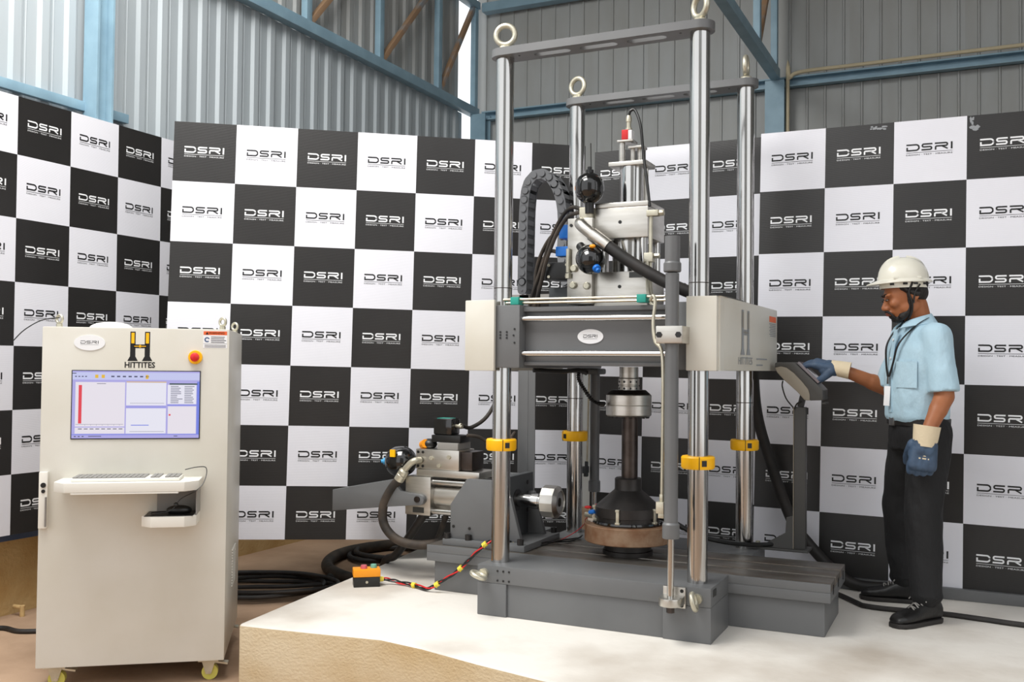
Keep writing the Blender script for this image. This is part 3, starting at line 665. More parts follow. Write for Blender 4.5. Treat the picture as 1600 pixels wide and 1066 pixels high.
mb = MB(); mb.lathe([(0,0),(.017,0),(.017,.01),(.012,.012),(.012,.04),(.015,.042),(.015,.062),(.011,.075),(0,.078)], (0,-.03,2.3925)); mb.build('cable_gland','galv',va,ang=25)
# manifold on the left of the actuator
mf = blk('manifold', (-.275,-.17,1.50), (-.1405,.08,1.935), 'steel', va)
for bx, bz in ((-.235,1.68),(-.24,1.595),(-.165,1.59)):
    mb = MB(); mb.lathe([(0,0),(.016,0),(.018,.004),(.018,.016),(.014,.02),(0,.02)], (bx,-.17,bz), (0,-1,0)); mb.build('plug','galv',mf,ang=25)
holes(mf, [(-.255,-.171,1.90),(-.255,-.171,1.53)], (0,-1,0), .008)
mb = MB(); mb.box((-.215,-.165,1.9355),(-.125-.02,-.11,1.99)); mb.build('port_block','galv',mf,bevel=.004)
mb = MB(); mb.cyl((-.265,-.18,1.66),(-.265,-.18,1.78),.012); mb.cyl((-.265,-.18,1.63),(-.265,-.18,1.655),.016,seg=6); mb.build('gauge_pipe','galv',mf)
blk('valve_coil', (-.36,-.08,1.85), (-.2755,.02,1.92), 'blue_plastic', mf); blk('valve_connector', (-.37,-.10,1.755), (-.2755,-.03,1.805), 'blue_plastic', mf)
vb = blk('servo_valve', (-.43,-.09,1.635), (-.2755,.05,1.725), 'black', mf, .006)
for x in (-.41,-.31):
    for z in (1.65,1.71):
        mb = MB(); mb.cyl((x,-.09,z),(x,-.096,z),.008,seg=8); mb.build('valve_screw','galv',vb)
blk('valve_bracket', (-.44,-.02,1.476), (-.276,.12,1.6), 'paint_dark', mf)
def accumulator(name, c, ax, label, r=.068, cap='black', parent=None):
    ax = V(ax).normalized(); c = V(c)
    o = thing(name, c-ax*.13, label, 'accumulator')
    pr_ = [(0,-r*1.12)]+[(r*math.sin(t), -r*.12-r*math.cos(t)) for t in [PI/2*k/7 for k in range(1,8)]]+[(r,.12*r)]+[(r*math.cos(t), r*.12+r*.95*math.sin(t)) for t in [PI/2*k/7 for k in range(1,7)]]+[(0,r*1.07)]
    mb = MB(); mb.lathe(pr_, c, ax, 40); mb.build('shell','gloss_black',o,ang=40)
    mb = MB(); mb.cyl(c-ax*.13,c-ax*r*1.0,.022,.024); mb.build('neck','black',o)
    mb = MB(); mb.lathe([(0,0),(.02,0),(.02,.018),(.011,.022),(.011,.034),(0,.036)], c+ax*r*.98, ax); mb.build('valve_cap',cap,o,ang=25)
    s = ax.cross(V((0,0,1))); s = V((-1,0,0)) if s.length < .1 else s
    return o
ac = accumulator('accumulator', (-.157,-.17,2.085), (0,0,1), 'glossy black accumulator standing on the manifold top', .073)
mb = MB(); mb.box((-.2315,-.185,2.075),(-.2275,-.165,2.095)); mb.build('sticker','orange',ac)
mb = MB(); mb.cyl((-.165,-.13,2.19),(-.168,-.13,2.32),.0025,seg=8); mb.build('charging_wire','black',ac)
ac = accumulator('accumulator', (-.118,-.255,1.712), (.55,-.45,-.55), 'glossy black accumulator tilted in front of the manifold', .07, 'blue_plastic')
mb = MB(); mb.ell((-.09,-.30,1.772),(.016,.012,.010)); mb.build('sticker','orange',ac)
# elbow and thick hose over the crosshead, down the back to the platform
th = thing('hydraulic_hose', (.3,-.1,1.476), 'thick black hose from the upper manifold over the crosshead to the floor behind', 'hose')
mb = MB(); mb.tube([(-.20,-.171,1.905),(-.195,-.20,1.905),(-.175,-.235,1.888),(-.13,-.245,1.852),(-.055,-.245,1.795)], .029, 20, 8); mb.build('elbow','steel',th)
mb = MB(); mb.cyl((-.115,-.245,1.84),(-.03,-.243,1.776),.034,.033); mb.build('ferrule','steel',th)
hp = [(-.035,-.243,1.78),(.07,-.235,1.704),(.217,-.22,1.615),(.345,-.19,1.553),(.44,-.05,1.515),(.47,.25,1.515),(.46,.50,1.51),(.47,.64,1.44),(.48,.70,1.25),(.495,.74,.956),(.557,.75,.71),(.679,.76,.366),(.771,.77,.235),(.898,.79,.10),(1.02,.79,.032),(1.2,.80,.031)]
mb = MB(); mb.tube(hp, .030, 18, 8); mb.build('hose','rubber',th)
# small hoses on the left of the actuator
hs = [[(-.215,-.14,1.985),(-.27,-.12,2.0),(-.33,-.1,1.965),(-.40,-.08,1.86),(-.46,-.06,1.72),(-.52,-.04,1.58),(-.56,0,1.50)],
      [(-.215,-.13,1.972),(-.29,-.12,1.955),(-.35,-.12,1.88),(-.41,-.12,1.74),(-.45,-.10,1.62),(-.50,-.06,1.50)],
      [(-.36,-.05,1.885),(-.42,-.04,1.865),(-.48,-.02,1.79),(-.52,0,1.70),(-.54,.02,1.58),(-.56,.05,1.49)],
      [(-.37,-.07,1.78),(-.44,-.02,1.79),(-.50,.02,1.73),(-.535,.06,1.64),(-.55,.10,1.49)]]
for q, h in zip(('dark hose arching from the top port down to the crosshead, outermost of four','second dark hose curving from the top port in front of the valve','dark hose looping from the blue coil down to the crosshead','thin dark cable from the lower blue connector to the crosshead'), hs):
    mb = MB(); mb.tube(h, .0105, 10, 7); tag(mb.build('hydraulic_line','dusty_rubber'), q, 'hose')
mb = MB(); mb.tube([(0,-.03,2.468),(.01,-.03,2.492),(.035,-.03,2.488),(.07,-.05,2.40),(.095,-.08,2.25),(.125,-.11,2.10),(.145,-.13,1.98)], .0075, 8, 6); tag(mb.build('sensor_cable','black'), 'black cable arching from the red sensor down the actuator', 'cable')
sp = thing('side_pipe', (.17,-.12,1.48), 'bent steel pipe with fittings on the right of the actuator', 'pipe')
mb = MB(); mb.tube([(.19,-.14,1.94),(.165,-.15,1.945),(.158,-.15,1.91),(.157,-.15,1.75),(.157,-.15,1.60),(.17,-.15,1.50),(.19,-.16,1.48)], .010, 10, 6); mb.build('pipe','galv',sp)
mb = MB(); mb.box((.14,-.17,1.925),(.20,-.13,1.955)); mb.cyl((.20,-.15,1.94),(.225,-.15,1.94),.016,seg=6); mb.build('upper_fitting','galv',sp,bevel=.003)
mb = MB(); mb.box((.13,-.175,1.70),(.175,-.13,1.745)); mb.cyl((.175,-.15,1.73),(.205,-.15,1.73),.014,seg=6); mb.build('lower_fitting','galv',sp,bevel=.003)
mb = MB(); mb.tube([(.148,-.17,1.70),(.148,-.17,1.58),(.165,-.17,1.50),(.20,-.17,1.48)], .008, 8, 5); mb.build('drain_pipe','galv',sp)
# cable chain
cc = thing('cable_chain', (-.70,.42,1.601), 'grey plastic cable chain arched above the left of the crosshead', 'cable chain')
path = catmull([(-.775,.42,1.60),(-.775,.42,1.75),(-.772,.42,1.95),(-.768,.42,2.12),(-.75,.42,2.235),(-.70,.42,2.29),(-.63,.42,2.285),(-.57,.42,2.215),(-.535,.42,2.11),(-.525,.42,1.98),(-.52,.40,1.84),(-.49,.36,1.72),(-.44,.30,1.60)], 24)
acc = [0.]
for i in range(1, len(path)): acc.append(acc[-1]+(path[i]-path[i-1]).length)
def at_len(s):
    for i in range(1, len(path)):
        if acc[i] >= s: 
            t = (s-acc[i-1])/(acc[i]-acc[i-1]); return path[i-1].lerp(path[i], t)
    return path[-1]
lk = MB(); 
lk.xz(arc(.024,0,.026,.028,-90,90,6)+arc(-.024,0,.026,.028,90,270,6), -.055, -.045); lk.xz(arc(.024,0,.026,.028,-90,90,6)+arc(-.024,0,.026,.028,90,270,6), .045, .055)
lk.box((-.014,-.0449,.020),(.014,.0449,.026)); lk.box((-.014,-.0449,-.026),(.014,.0449,-.020)); lk.cyl((.024,-.055,0),(.024,-.062,0),.019,seg=14); lk.cyl((-.024,-.0551,0),(-.024,-.058,0),.006,seg=8)
lme = lk.mesh('chain_link'); lme.materials.append(M['chain'])
s_ = .02; pitch = .053
while s_+pitch < acc[-1]:
    a, b = at_len(s_), at_len(s_+pitch); d = (b-a).normalized(); yy = V((0,1,0)); zz = d.cross(yy).normalized(); yy = zz.cross(d)
    mx = Matrix((d, yy, zz)).transposed().to_4x4(); mx.translation = (a+b)/2-OFF[cc.name]
    l = bpy.data.objects.new('chain_link', lme); COL.objects.link(l); l.parent = cc; l.matrix_local = mx; s_ += pitch
# cable under crosshead and spiral lead to the load cell
mb = MB(); mb.tube([(-.40,-.30,1.165),(-.30,-.20,1.160),(-.22,-.13,1.165),(-.19,-.10,1.15)], .012, 8, 5); tag(mb.build('cable_loom','black'), 'black cable loom under the crosshead', 'cable')
pts = catmull([(-.235,-.1,1.165),(-.235,-.1,1.12),(-.205,-.1,1.07),(-.165,-.1,1.02),(-.13,-.09,.998),(-.112,-.06,.995)], 20)
mb = MB(); n = len(pts)
mb.tube(pts, .010, 10, 0, rad=lambda t: .0095+.003*math.sin(t*n*1.6)); tag(mb.build('spiral_lead','black'), 'black ribbed lead curving from the crosshead to the load cell', 'cable')

# ------------------------------------------------------------------ horizontal actuator on the left of the table
ha = thing('horizontal_actuator', (-.8,0,ZB+.0005), 'horizontal servo actuator in a grey stand on the left of the machine table', 'actuator')
blk('base_plate', (-.945,-.235,ZB+.0005), (-.47,.235,.272), 'paint', ha)
for sy in (-1,1):
    mb = MB(); mb.xz([(-.915,.2725),(-.915,.45),(-.82,.588),(-.66,.588),(-.66,.2725)], sy*.205, sy*.170); pl = mb.build('side_plate','paint',ha,bevel=.003,fix=True)
    if sy < 0: holes(pl, [(-.895,-.2055,.335),(-.80,-.2055,.33)], (0,-1,0), .008)
mb = MB(); mb.box((-.6595,-.205,.2725),(-.62,.205,.60)); ep = mb.build('end_plate','paint_dark',ha,bevel=.004); 
mb = MB(); mb.cyl((-.6195,0,.468),(-.6175,0,.468),.058); mb.build('rod_opening','black',ep)
holes(ep, [(-.6195,y,z) for y in (-.13,.13) for z in (.55,.40)], (1,0,0), .012)
for y in (-.15,.15):
    mb = MB(); mb.xz([(-.6195,.2725),(-.6195,.50),(-.585,.50),(-.52,.2725)], y-.015, y+.015); mb.build('gusset','paint',ha,bevel=.003,fix=True)
for x in (-.925,-.80,-.50):
    for y in (-.218,.218):
        mb = MB(); mb.lathe([(0,0),(.017,0),(.017,.028),(.011,.028),(.010,.018),(0,.018)], (x,y,.2722)); mb.build('anchor_bolt','blackened',ha,ang=25)
mb = MB(); mb.cyl((-.617,0,.468),(-.455,0,.468),.036,seg=32); mb.cyl((-.53,0,.468),(-.49,0,.468),.041,seg=32); mb.build('piston_rod','chrome',ha)
mb = MB(); mb.lathe([(0,0),(.082,0),(.086,.004),(.086,.075),(.062,.092),(.06,.086),(.024,.086),(.024,.06),(0,.06)], (-.462,0,.472), (1,0,0), 12); mb.build('swivel_head','steel',ha,ang=20)
mb = MB(); mb.cyl((-.4015,0,.472),(-.40,0,.472),.022); mb.build('head_bore','black',ha)
mb = MB(); mb.cyl((-1.09,0,.465),(-.70,0,.465),.082,seg=40); mb.build('barrel','steel',ha)
for y in (-.085,.085):
    for z in (.385,.545): mb = MB(); mb.cyl((-1.09,y,z),(-.74,y,z),.016); mb.build('tie_rod','chrome',ha)
eb = blk('end_block', (-1.25,-.115,.362), (-1.0905,.115,.572), 'steel', ha)
mb = MB(); mb.box((-1.20,-.1165,.375),(-1.13,-.115,.405)); mb.build('name_plate','label_dark',eb)
# counter arm with rounded lugs either side of the end block
for sy in (-1,1):
    mb = MB(); mb.xz([(-1.715,.35),(-1.33,.40),(-1.17,.418)]+arc(-1.145,.448,.03,.03,-90,90,6)+[(-1.21,.482),(-1.265,.49),(-1.29,.52),(-1.30,.552),(-1.715,.47)], sy*.145, sy*.117); am = mb.build('counter_arm','paint',ha,bevel=.003,fix=True)
    mb = MB(); mb.cyl((-1.155,sy*.145,.452),(-1.155,sy*.153,.452),.017,seg=18); mb.build('pivot_pin','steel_dark',am)
mb = MB(); mb.xz([(-1.715,.35),(-1.30,.403),(-1.30,.55),(-1.715,.47)], -.1165, .1165); mb.build('arm_body','paint',ha,bevel=.003,fix=True)
vm = blk('valve_manifold', (-1.20,-.09,.612), (-.93,.09,.722), 'steel', ha); blk('subplate', (-1.19,-.10,.5735), (-.80,.10,.6115), 'steel', ha)
blk('manifold_step', (-1.075,-.075,.7225), (-.945,.075,.76), 'cab_grey', ha); blk('motor_block', (-.9295,-.07,.615), (-.86,.07,.715), 'steel_dark', ha)
holes(vm, [(-1.185,-.0905,z) for z in (.628,.705)]+[(-1.155,-.0905,z) for z in (.628,.705)], (0,-1,0), .008)
for x, z in ((-1.10,.675),(-1.05,.635),(-.99,.685)):
    mb = MB(); mb.cyl((x,-.09,z),(x,-.10,z),.012,seg=6); mb.build('plug','galv',vm)
sv2 = blk('servo_valve', (-1.12,-.06,.7605), (-.94,.06,.80), 'black', ha); 
mb = MB(); mb.box((-1.115,-.05,.8005),(-1.0,.05,.89)); mb.build('connector_box','gloss_black',sv2,bevel=.01)
mb = MB(); mb.box((-1.10,-.035,.8902),(-1.02,.035,.892)); mb.build('green_seal','teal',sv2)
mb = MB(); mb.cyl((-1.0,.0,.85),(-.955,-.01,.845),.010); mb.cyl((-.975,0,.85),(-.965,0,.85),.016); mb.build('plug_connector','galv',sv2)
mb = MB(); mb.cyl((-1.19,-.03,.74),(-1.16,-.055,.75),.024); mb.build('orange_cap','orange',ha); mb = MB(); mb.ell((-1.155,-.02,.745),(.045,.04,.03)); mb.build('elbow_cover','black',ha)
ac = accumulator('accumulator', (-1.335,-.03,.640), (-1,-.12,-.03), 'glossy black accumulator on the horizontal actuator with a yellow sticker', .085, 'cyan')
mb = MB(); mb.box((-1.35,-.121,.672),(-1.318,-.1115,.712)); mb.build('sticker','yellow',ac)
bh = thing('supply_hose', (-1.3,-.1,.2), 'thick black hose looping from the horizontal actuator fitting down behind the table', 'hose')
mb = MB(); mb.tube([(-1.17,-.095,.66),(-1.18,-.125,.66),(-1.205,-.135,.645),(-1.25,-.135,.60)], .018, 14, 6); mb.build('elbow','galv',bh)
mb = MB(); mb.lathe([(0,0),(.022,0),(.028,.01),(.028,.03),(.025,.033),(.028,.036),(.028,.07),(0,.07)], (-1.242,-.135,.607), (-.55,0,-.83), 20); mb.build('ferrule','galv',bh,ang=25)
mb = MB(); mb.tube([(-1.272,-.135,.56),(-1.33,-.14,.49),(-1.375,-.14,.40),(-1.37,-.14,.30),(-1.30,-.13,.225),(-1.20,-.10,.195),(-1.10,-.04,.20),(-1.05,.10,.22),(-1.08,.30,.16),(-1.2,.42,.03)], .025, 16, 8); mb.build('hose','dusty_rubber',bh)
mb = MB(); mb.tube([(-1.19,.02,.375),(-1.24,.05,.32),(-1.36,.11,.19),(-1.50,.19,.06),(-1.60,.24,.01),(-1.75,.40,-.16),(-2.0,.62,-.245),(-2.35,.72,-.25)], .024, 14, 7); tag(mb.build('slanting_hose','rubber'), 'straight dark hose slanting from the horizontal actuator to the floor', 'hose')
for i, (a, b) in enumerate((((-1.10,.10,.37),(-1.5,.62,.02)),((-1.05,.12,.36),(-1.42,.70,.02)),((-1.0,.14,.35),(-1.32,.72,.02)))):
    a, b = V(a), V(b); mb = MB(); mb.tube([a,a.lerp(b,.33)+V((0,0,-.02)),a.lerp(b,.7)+V((0,0,-.02)),b,b+(b-a)*V((1,1,0))*.35], .017, 12, 6); tag(mb.build('trailing_hose','dusty_rubber'), ('dark hose trailing behind the horizontal actuator, leftmost of three','middle of three dark hoses trailing behind the horizontal actuator','dark hose trailing behind the horizontal actuator, nearest the stand')[i], 'hose', 'hoses trailing behind the horizontal actuator')
mb = MB(); mb.tube([(-.93,.0,.80),(-.88,.05,.79),(-.83,.10,.75),(-.80,.2,.74),(-.80,.34,.80)], .010, 10, 6); tag(mb.build('valve_cable','dusty_rubber'), 'dark cable from the horizontal valve to the chain post', 'cable')
mb = MB(); mb.tube([(-.975,.03,.85),(-.95,.10,.84),(-.90,.22,.92),(-.86,.36,1.15),(-.84,.48,1.40),(-.82,.5,1.57)], .011, 10, 6); tag(mb.build('valve_cable','dusty_rubber'), 'dark cable rising from the horizontal valve to the crosshead', 'cable')

# ------------------------------------------------------------------ control cabinet (local frame: X along the front, Y into the cabinet, Z up from the floor)
cb = thing('control_cabinet', (-1.8335,-1.4895,FLOOR), 'cream control cabinet on casters with a built-in monitor and keyboard tray', 'cabinet', rotz=math.atan2(.479,.643))
mb = MB(); mb.box((-.402,0,.10),(.402,.775,1.615)); body = mb.build('body','cabinet',cb,bevel=.006)
LX = Matrix(((1,0,0,0),(0,0,-1,0),(0,1,0,0),(0,0,0,1)))      # local XY drawn on the front face
mb = MB(); mb.box((-.275,-.004,1.112),(.278,0,1.422)); bz = mb.build('monitor','black',cb)
def scr(name, rects, material, d):
    q = MB()
    for x0,z0,x1,z1 in rects:   # fractions of the screen, z down from the top
        q.box((-.271+.545*x0,-.004-d,1.4185-.302*z1),(-.271+.545*x1,-.004-d-.0004,1.4185-.302*z0))
        if len(rects) < 10: q.build(name, material, bz); q = MB()
    if len(rects) >= 10: q.build(name, material, bz)['kind'] = 'stuff'
scr('screen', [(0,.0,1,1)], 'screen_glass', .0002)
scr('desktop', [(.0,.0,1,1)], 's_bg', .0008)
scr('toolbar', [(.0,.02,1,.13)], 's_bar', .0014)
scr('plot_area', [(.42,.17,.735,.51),(.42,.555,.735,.93),(.745,.20,.975,.49)], 's_white', .0014)
scr('chart_area', [(.025,.165,.41,.825),(.75,.525,.975,.935),(.025,.84,.41,.93)], 's_pink', .0014)
scr('red_bar', [(.05,.21,.075,.78),(.757,.64,.772,.665)], 's_red', .002)
scr('yellow_icons', [(.175,.055,.2,.105),(.225,.055,.25,.105),(.57,.055,.592,.115),(.42,.155,.735,.165)], 's_yellow', .002)
scr('blue_lines', [(.46,.80,.60,.812),(.42,.53,.735,.538),(.745,.50,1,.512),(.0,.94,1,.95),(.98,.15,1,.95)], 's_blue', .002)
scr('green_header', [(.76,.178,.985,.198)], 's_green', .002)
rnd = random.Random(3)
tx = [(.77,.22+.027*k,.77+.05+.09*rnd.random()*.6,.229+.027*k) for k in range(10)]+[(.88,.22+.027*k,.93+.03*rnd.random(),.229+.027*k) for k in range(10)]
tx += [(.05+.045*k,.855,.08+.045*k,.866) for k in range(8)]+[(.10+.045*k,.80,.104+.045*k,.806) for k in range(7)]+[(.03,.79,.40,.794),(.45,.475,.72,.479),(.45,.90,.72,.904),(.19,.185,.26,.192)]
tx += [(.02+.026*k,.075,.034+.026*k,.09) for k in range(4)]+[(.30+.045*k,.07,.325+.045*k,.09) for k in range(7)]+[(.02+.03*k,.965,.035+.03*k,.978) for k in range(3)]+[(.13,.965,.23,.975),(.80,.965,.83,.975),(.0,.03,.03,.042)]
scr('screen_text', tx, 's_dark', .002)
# emblem, name, badge, label, emergency stop
a, b2 = MB(), MB(); h_logo(a, b2, LX @ Matrix.Translation((.012,1.465,0)), .133); a.build('emblem','black_print',cb); b2.build('emblem_stripe','yellow',cb)
mb = MB(); me_to_mb(text_mesh('HITTITES', .036, bold=.0009), mb, LX @ Matrix.Translation((.012,1.446,.0006)) @ Matrix.Diagonal((.92,1,1,1))); mb.build('printed_name','black_print',cb)
mb = MB(); mb.prism([(-.203+.066*math.cos(2*PI*k/36), 1.545+.035*math.sin(2*PI*k/36)) for k in range(36)], 0, .003, LX); bd = mb.build('badge','white_print',cb)
mb = MB(); dsri(mb, .076, .013, .0022, LX @ Matrix.Translation((-.241,1.541,.0028))); stroke(mb, [(0,-.005),(.076,-.005)], .0009, LX @ Matrix.Translation((-.241,1.541,.0028))); mb.build('badge_lettering','black_print',bd)
mb = MB(); mb.box((.286,1.528,0),(.392,1.606,.0008), LX); wlb = mb.build('warning_label','white_print',cb)
mb = MB(); mb.box((.287,1.588,.0009),(.391,1.605,.0012), LX); mb.build('label_header','label_orange',wlb)
mb = MB(); me_to_mb(text_mesh('WARNING', .0145), mb, LX @ Matrix.Translation((.345,1.5965,.0016))); mb.add([(.296,1.590,.0016),(.310,1.590,.0016),(.303,1.603,.0016)], [(0,1,2)], LX)
for k in range(4): mb.box((.320,1.553+.008*k,.0009),(.388-.012*rnd.random(),1.556+.008*k,.0012), LX)
for k in range(2): mb.box((.292,1.532+.007*k,.0009),(.386,1.5345+.007*k,.0012), LX)
mb.box((.287,1.5475,.0009),(.391,1.5485,.0012), LX); mb.build('label_text','black_print',wlb)
mb = MB(); mb.prism(arc(.303,1.566,.012,.012,20,320,14)+arc(.303,1.566,.006,.006,320,20,14), .0009, .0012, LX); mb.build('label_pictogram','blue_band',wlb)
es = MB(); es.lathe([(0,0),(.030,0),(.032,.003),(.030,.010),(0,.010)], (.253,0,1.485), (0,-1,0)); est = es.build('emergency_stop','yellow',cb,ang=25)
es = MB(); es.lathe([(0,.010),(.012,.010),(.012,.018),(.019,.020),(.0205,.026),(.019,.034),(.012,.038),(0,.039)], (.253,0,1.485), (0,-1,0)); es.build('stop_button','red',est)
# keyboard tray and mouse shelf
def tray(x0, x1, zt, h, dep, ch, name, material='cab_white', slit=False):
    q = MB(); q.prism([(x0+.0,0),(x1,0),(x1,-dep+ch),(x1-ch,-dep),(x0+ch,-dep),(x0,-dep+ch)], zt-h, zt); return q.build(name, material, cb, bevel=.003, fix=True)
tr = tray(-.305,.295,.94,.042,.205,.055,'keyboard_tray')
mb = MB(); mb.box((-.225,-.2048,.891),(.215,0,.8975)); mb.build('tray_underside','cab_white',tr)
ms = tray(.055,.285,.785,.045,.185,.045,'mouse_shelf')
mb = MB(); mb.box((.10,-.012,.786),(.283,-.001,.897)); mb.box((.281,-.13,.786),(.286,-.001,.897)); mb.build('shelf_bracket','cab_grey',ms)
mb = MB(); mb.box((.068,-.16,.7852),(.272,-.013,.7875)); mb.build('mouse_mat','black',ms)
# door handle, vent, casters, top details
mb = MB(); mb.box((-.398,-.022,.72),(-.362,0,.97)); hd = mb.build('door_handle','cab_white',cb,bevel=.004)
mb = MB(); mb.lathe([(0,0),(.011,0),(.011,.006),(0,.006)], (-.378,-.022,.912), (0,-1,0)); mb.lathe([(0,0),(.008,0),(.008,.004),(0,.004)], (-.378,-.022,.885), (0,-1,0)); mb.build('lock','black',hd)
mb = MB(); mb.box((-.368,-.034,.73),(-.362,-.0225,.86)); mb.build('grip_edge','silver',hd)
mb = MB()
for k in range(14): mb.box((.4025,.34,.36+.0135*k),(.4075,.52,.366+.0135*k))
vt = mb.build('vent','cab_white',cb)
for x, y in ((-.33,.07),(.33,.07),(-.33,.70),(.33,.70)):
    mb = MB(); mb.box((x-.045,y-.04,.088),(x+.045,y+.04,.0995)); mb.prism([(-.03,.088),(.03,.088),(.012,.028),(-.012,.028)], y-.026, y-.021, Matrix(((1,0,0,x),(0,0,1,0),(0,1,0,0),(0,0,0,1)))); mb.prism([(-.03,.088),(.03,.088),(.012,.028),(-.012,.028)], y+.021, y+.026, Matrix(((1,0,0,x),(0,0,1,0),(0,1,0,0),(0,0,0,1)))); cs = mb.build('caster','galv',cb,fix=True)
    mb = MB(); mb.cyl((x+.005,y-.018,.036),(x+.005,y+.018,.036),.036,seg=28); mb.build('wheel','wheel',cs)
    mb = MB(); mb.cyl((x+.005,y-.029,.036),(x+.005,y+.029,.036),.008,seg=10); mb.build('axle','steel',cs)
    mb = MB(); mb.bar((x+.02,y,.082),(x+.085,y,.07),.04,.008); mb.build('brake_lever','galv',cs)
for x, y in ((-.36,.12),(.36,.12),(.37,.70)):
    mb = MB(); mb.cyl((x,y,1.615),(x,y,1.632),.014); mb.torus((x,y,1.653),.018,.0065,(.6,.8,0)); mb.build('lifting_eye','galv',cb)
mb = MB(); mb.ell((-.17,.30,1.617),(.10,.10,.035)); mb.build('fan_dome','cab_white',cb)
mb = MB(); mb.tube([(-.36,.12,1.66),(-.42,.06,1.645),(-.48,.02,1.60),(-.52,0,1.55)], .0025, 6, 5); mb.build('antenna_wire','black',cb)
cbm = Matrix.Translation((-1.8335,-1.4895,FLOOR)) @ Matrix.Rotation(math.atan2(.479,.643),4,'Z')
def on_cab(name, loc, label, cat):
    o = thing(name, (0,0,0), label, cat, rotz=math.atan2(.479,.643)); o.location = cbm @ V(loc); return o
kb = on_cab('keyboard', (0,-.10,.9402), 'grey keyboard lying on the cabinet tray', 'keyboard')
mb = MB(); mb.prism([(-.235,-.065),(.215,-.065),(.215,.075),(-.235,.075)], .0003, .014); mb.build('case','cab_white',kb,bevel=.004)
mb = MB()
for r in range(6):
    for c in range(22):
        if c in (15,18) : continue
        mb.box((-.228+c*.0200,-.058+r*.0215,.0142),(-.228+c*.0200+.0165,-.058+r*.0215+.017,.020))
ks = mb.build('keys','key',kb); ks['kind'] = 'stuff'
mo = on_cab('mouse', (.205,-.085,.7877), 'black computer mouse on the small shelf under the tray', 'mouse')
mb = MB(); mb.ell((0,0,.014),(.055,.031,.022)); me = mb
mb.v = [V((v.x,v.y,max(v.z,.0004))) for v in mb.v]; mb.build('shell','black',mo)
mb = MB(); mb.cyl((-.02,0,.033),(-.02,0,.0365),.006,seg=10); mb.build('scroll_wheel','cab_grey',mo)
mc = on_cab('mouse_cable', (0,0,0), 'thin black cable running from the mouse up to the keyboard tray', 'cable')
mb = MB(); mb.tube([(.15,-.085,.795),(.09,-.10,.793),(.11,-.14,.793),(.18,-.15,.81),(.22,-.16,.86),(.29,-.17,.90),(.318,-.13,.94),(.315,-.06,.985),(.27,-.02,.985),(.22,-.03,.975)], .0022, 6, 6); mb.build('lead','black',mc)
mb = MB(); mb.ell((.20,-.155,.835),(.010,.010,.010)); mb.build('clip','black',mc)

# ------------------------------------------------------------------ pendant pedestal
pd = thing('control_pedestal', (.72,.5,ZB), 'dark grey post with a tilted touch panel behind the machine table', 'pedestal')
mb = MB(); mb.box((.45,.44,ZB+.0005),(.82,.58,ZB+.012)); mb.build('base_plate','grey_ped',pd,bevel=.002)
mb = MB(); mb.box((.742,.478,.2505),(.800,.53,.985)); ps = mb.build('post','grey_ped',pd,bevel=.004)
mb = MB(); mb.box((.738,.474,.2505),(.7415,.534,.985)); mb.build('post_strip','taupe',ps)
mb = MB(); mb.xz([(.57,.2505),(.738,.2505),(.738,.42),(.705,.41),(.70,.33)], .474, .480); mb.build('gusset','grey_ped',pd)
hx, hz = .656, 1.189
pxm = lambda pts: [(hx+(x/9.69-16)*.00335+0, hz-(y/9.69-38)*.00335) for x, y in pts]
HS = [(155,370),(240,345),(330,365),(440,450),(560,580),(640,680),(665,760),(665,850),(590,845),(480,720),(300,560),(190,440)]
mb = MB(); mb.xz(pxm(HS), .40, .60); hdn = mb.build('panel_housing','taupe',pd,bevel=.006,fix=True)
mb = MB(); mb.xz(pxm([(155,372),(155,300),(180,288),(440,284),(800,640),(845,690),(850,840),(664,850),(664,760),(640,680),(560,580),(440,450),(330,365),(240,345)]), .404, .596); mb.build('bezel','grey_ped',hdn,bevel=.005,fix=True)
p0, p1 = V((pxm([(470,300)])[0][0],.5,pxm([(470,300)])[0][1])), V((pxm([(770,596)])[0][0],.5,pxm([(770,596)])[0][1]))
nn = (p1-p0).cross(V((0,1,0))).normalized(); nn = -nn if nn.z < 0 else nn
mb = MB(); mb.bar(p0+nn*.006,p1+nn*.006,.165,.012,nn); mb.build('touch_screen','screen_glass',hdn,bevel=.002)
mb = MB(); mb.box((.885,.44,1.005),(.905,.56,1.014)); mb.build('palm_rest','grey_ped',hdn,bevel=.002)
mb = MB(); mb.box((.882,.42,1.03),(.888,.45,1.055)); mb.build('connector','black',hdn)
mb = MB(); mb.bar((.77,.505,.985),(.79,.505,1.07),.03,.03); mb.build('tilt_bracket','black',pd)
mb = MB(); mb.tube([(.682,.49,1.12),(.681,.48,1.09),(.70,.48,1.03),(.735,.48,.985),(.752,.49,.965)], .0035, 8, 6); mb.tube([(.745,.475,.975),(.755,.475,1.0),(.775,.475,1.015)], .004, 8, 5); tag(mb.build('pendant_cable','black'), 'thin black cable looping under the tilted touch panel', 'cable')
mb = MB(); mb.cyl((.55,.52,ZB+.0121),(.55,.52,ZB+.03),.012,seg=6); mb.build('anchor_bolt','galv',pd)

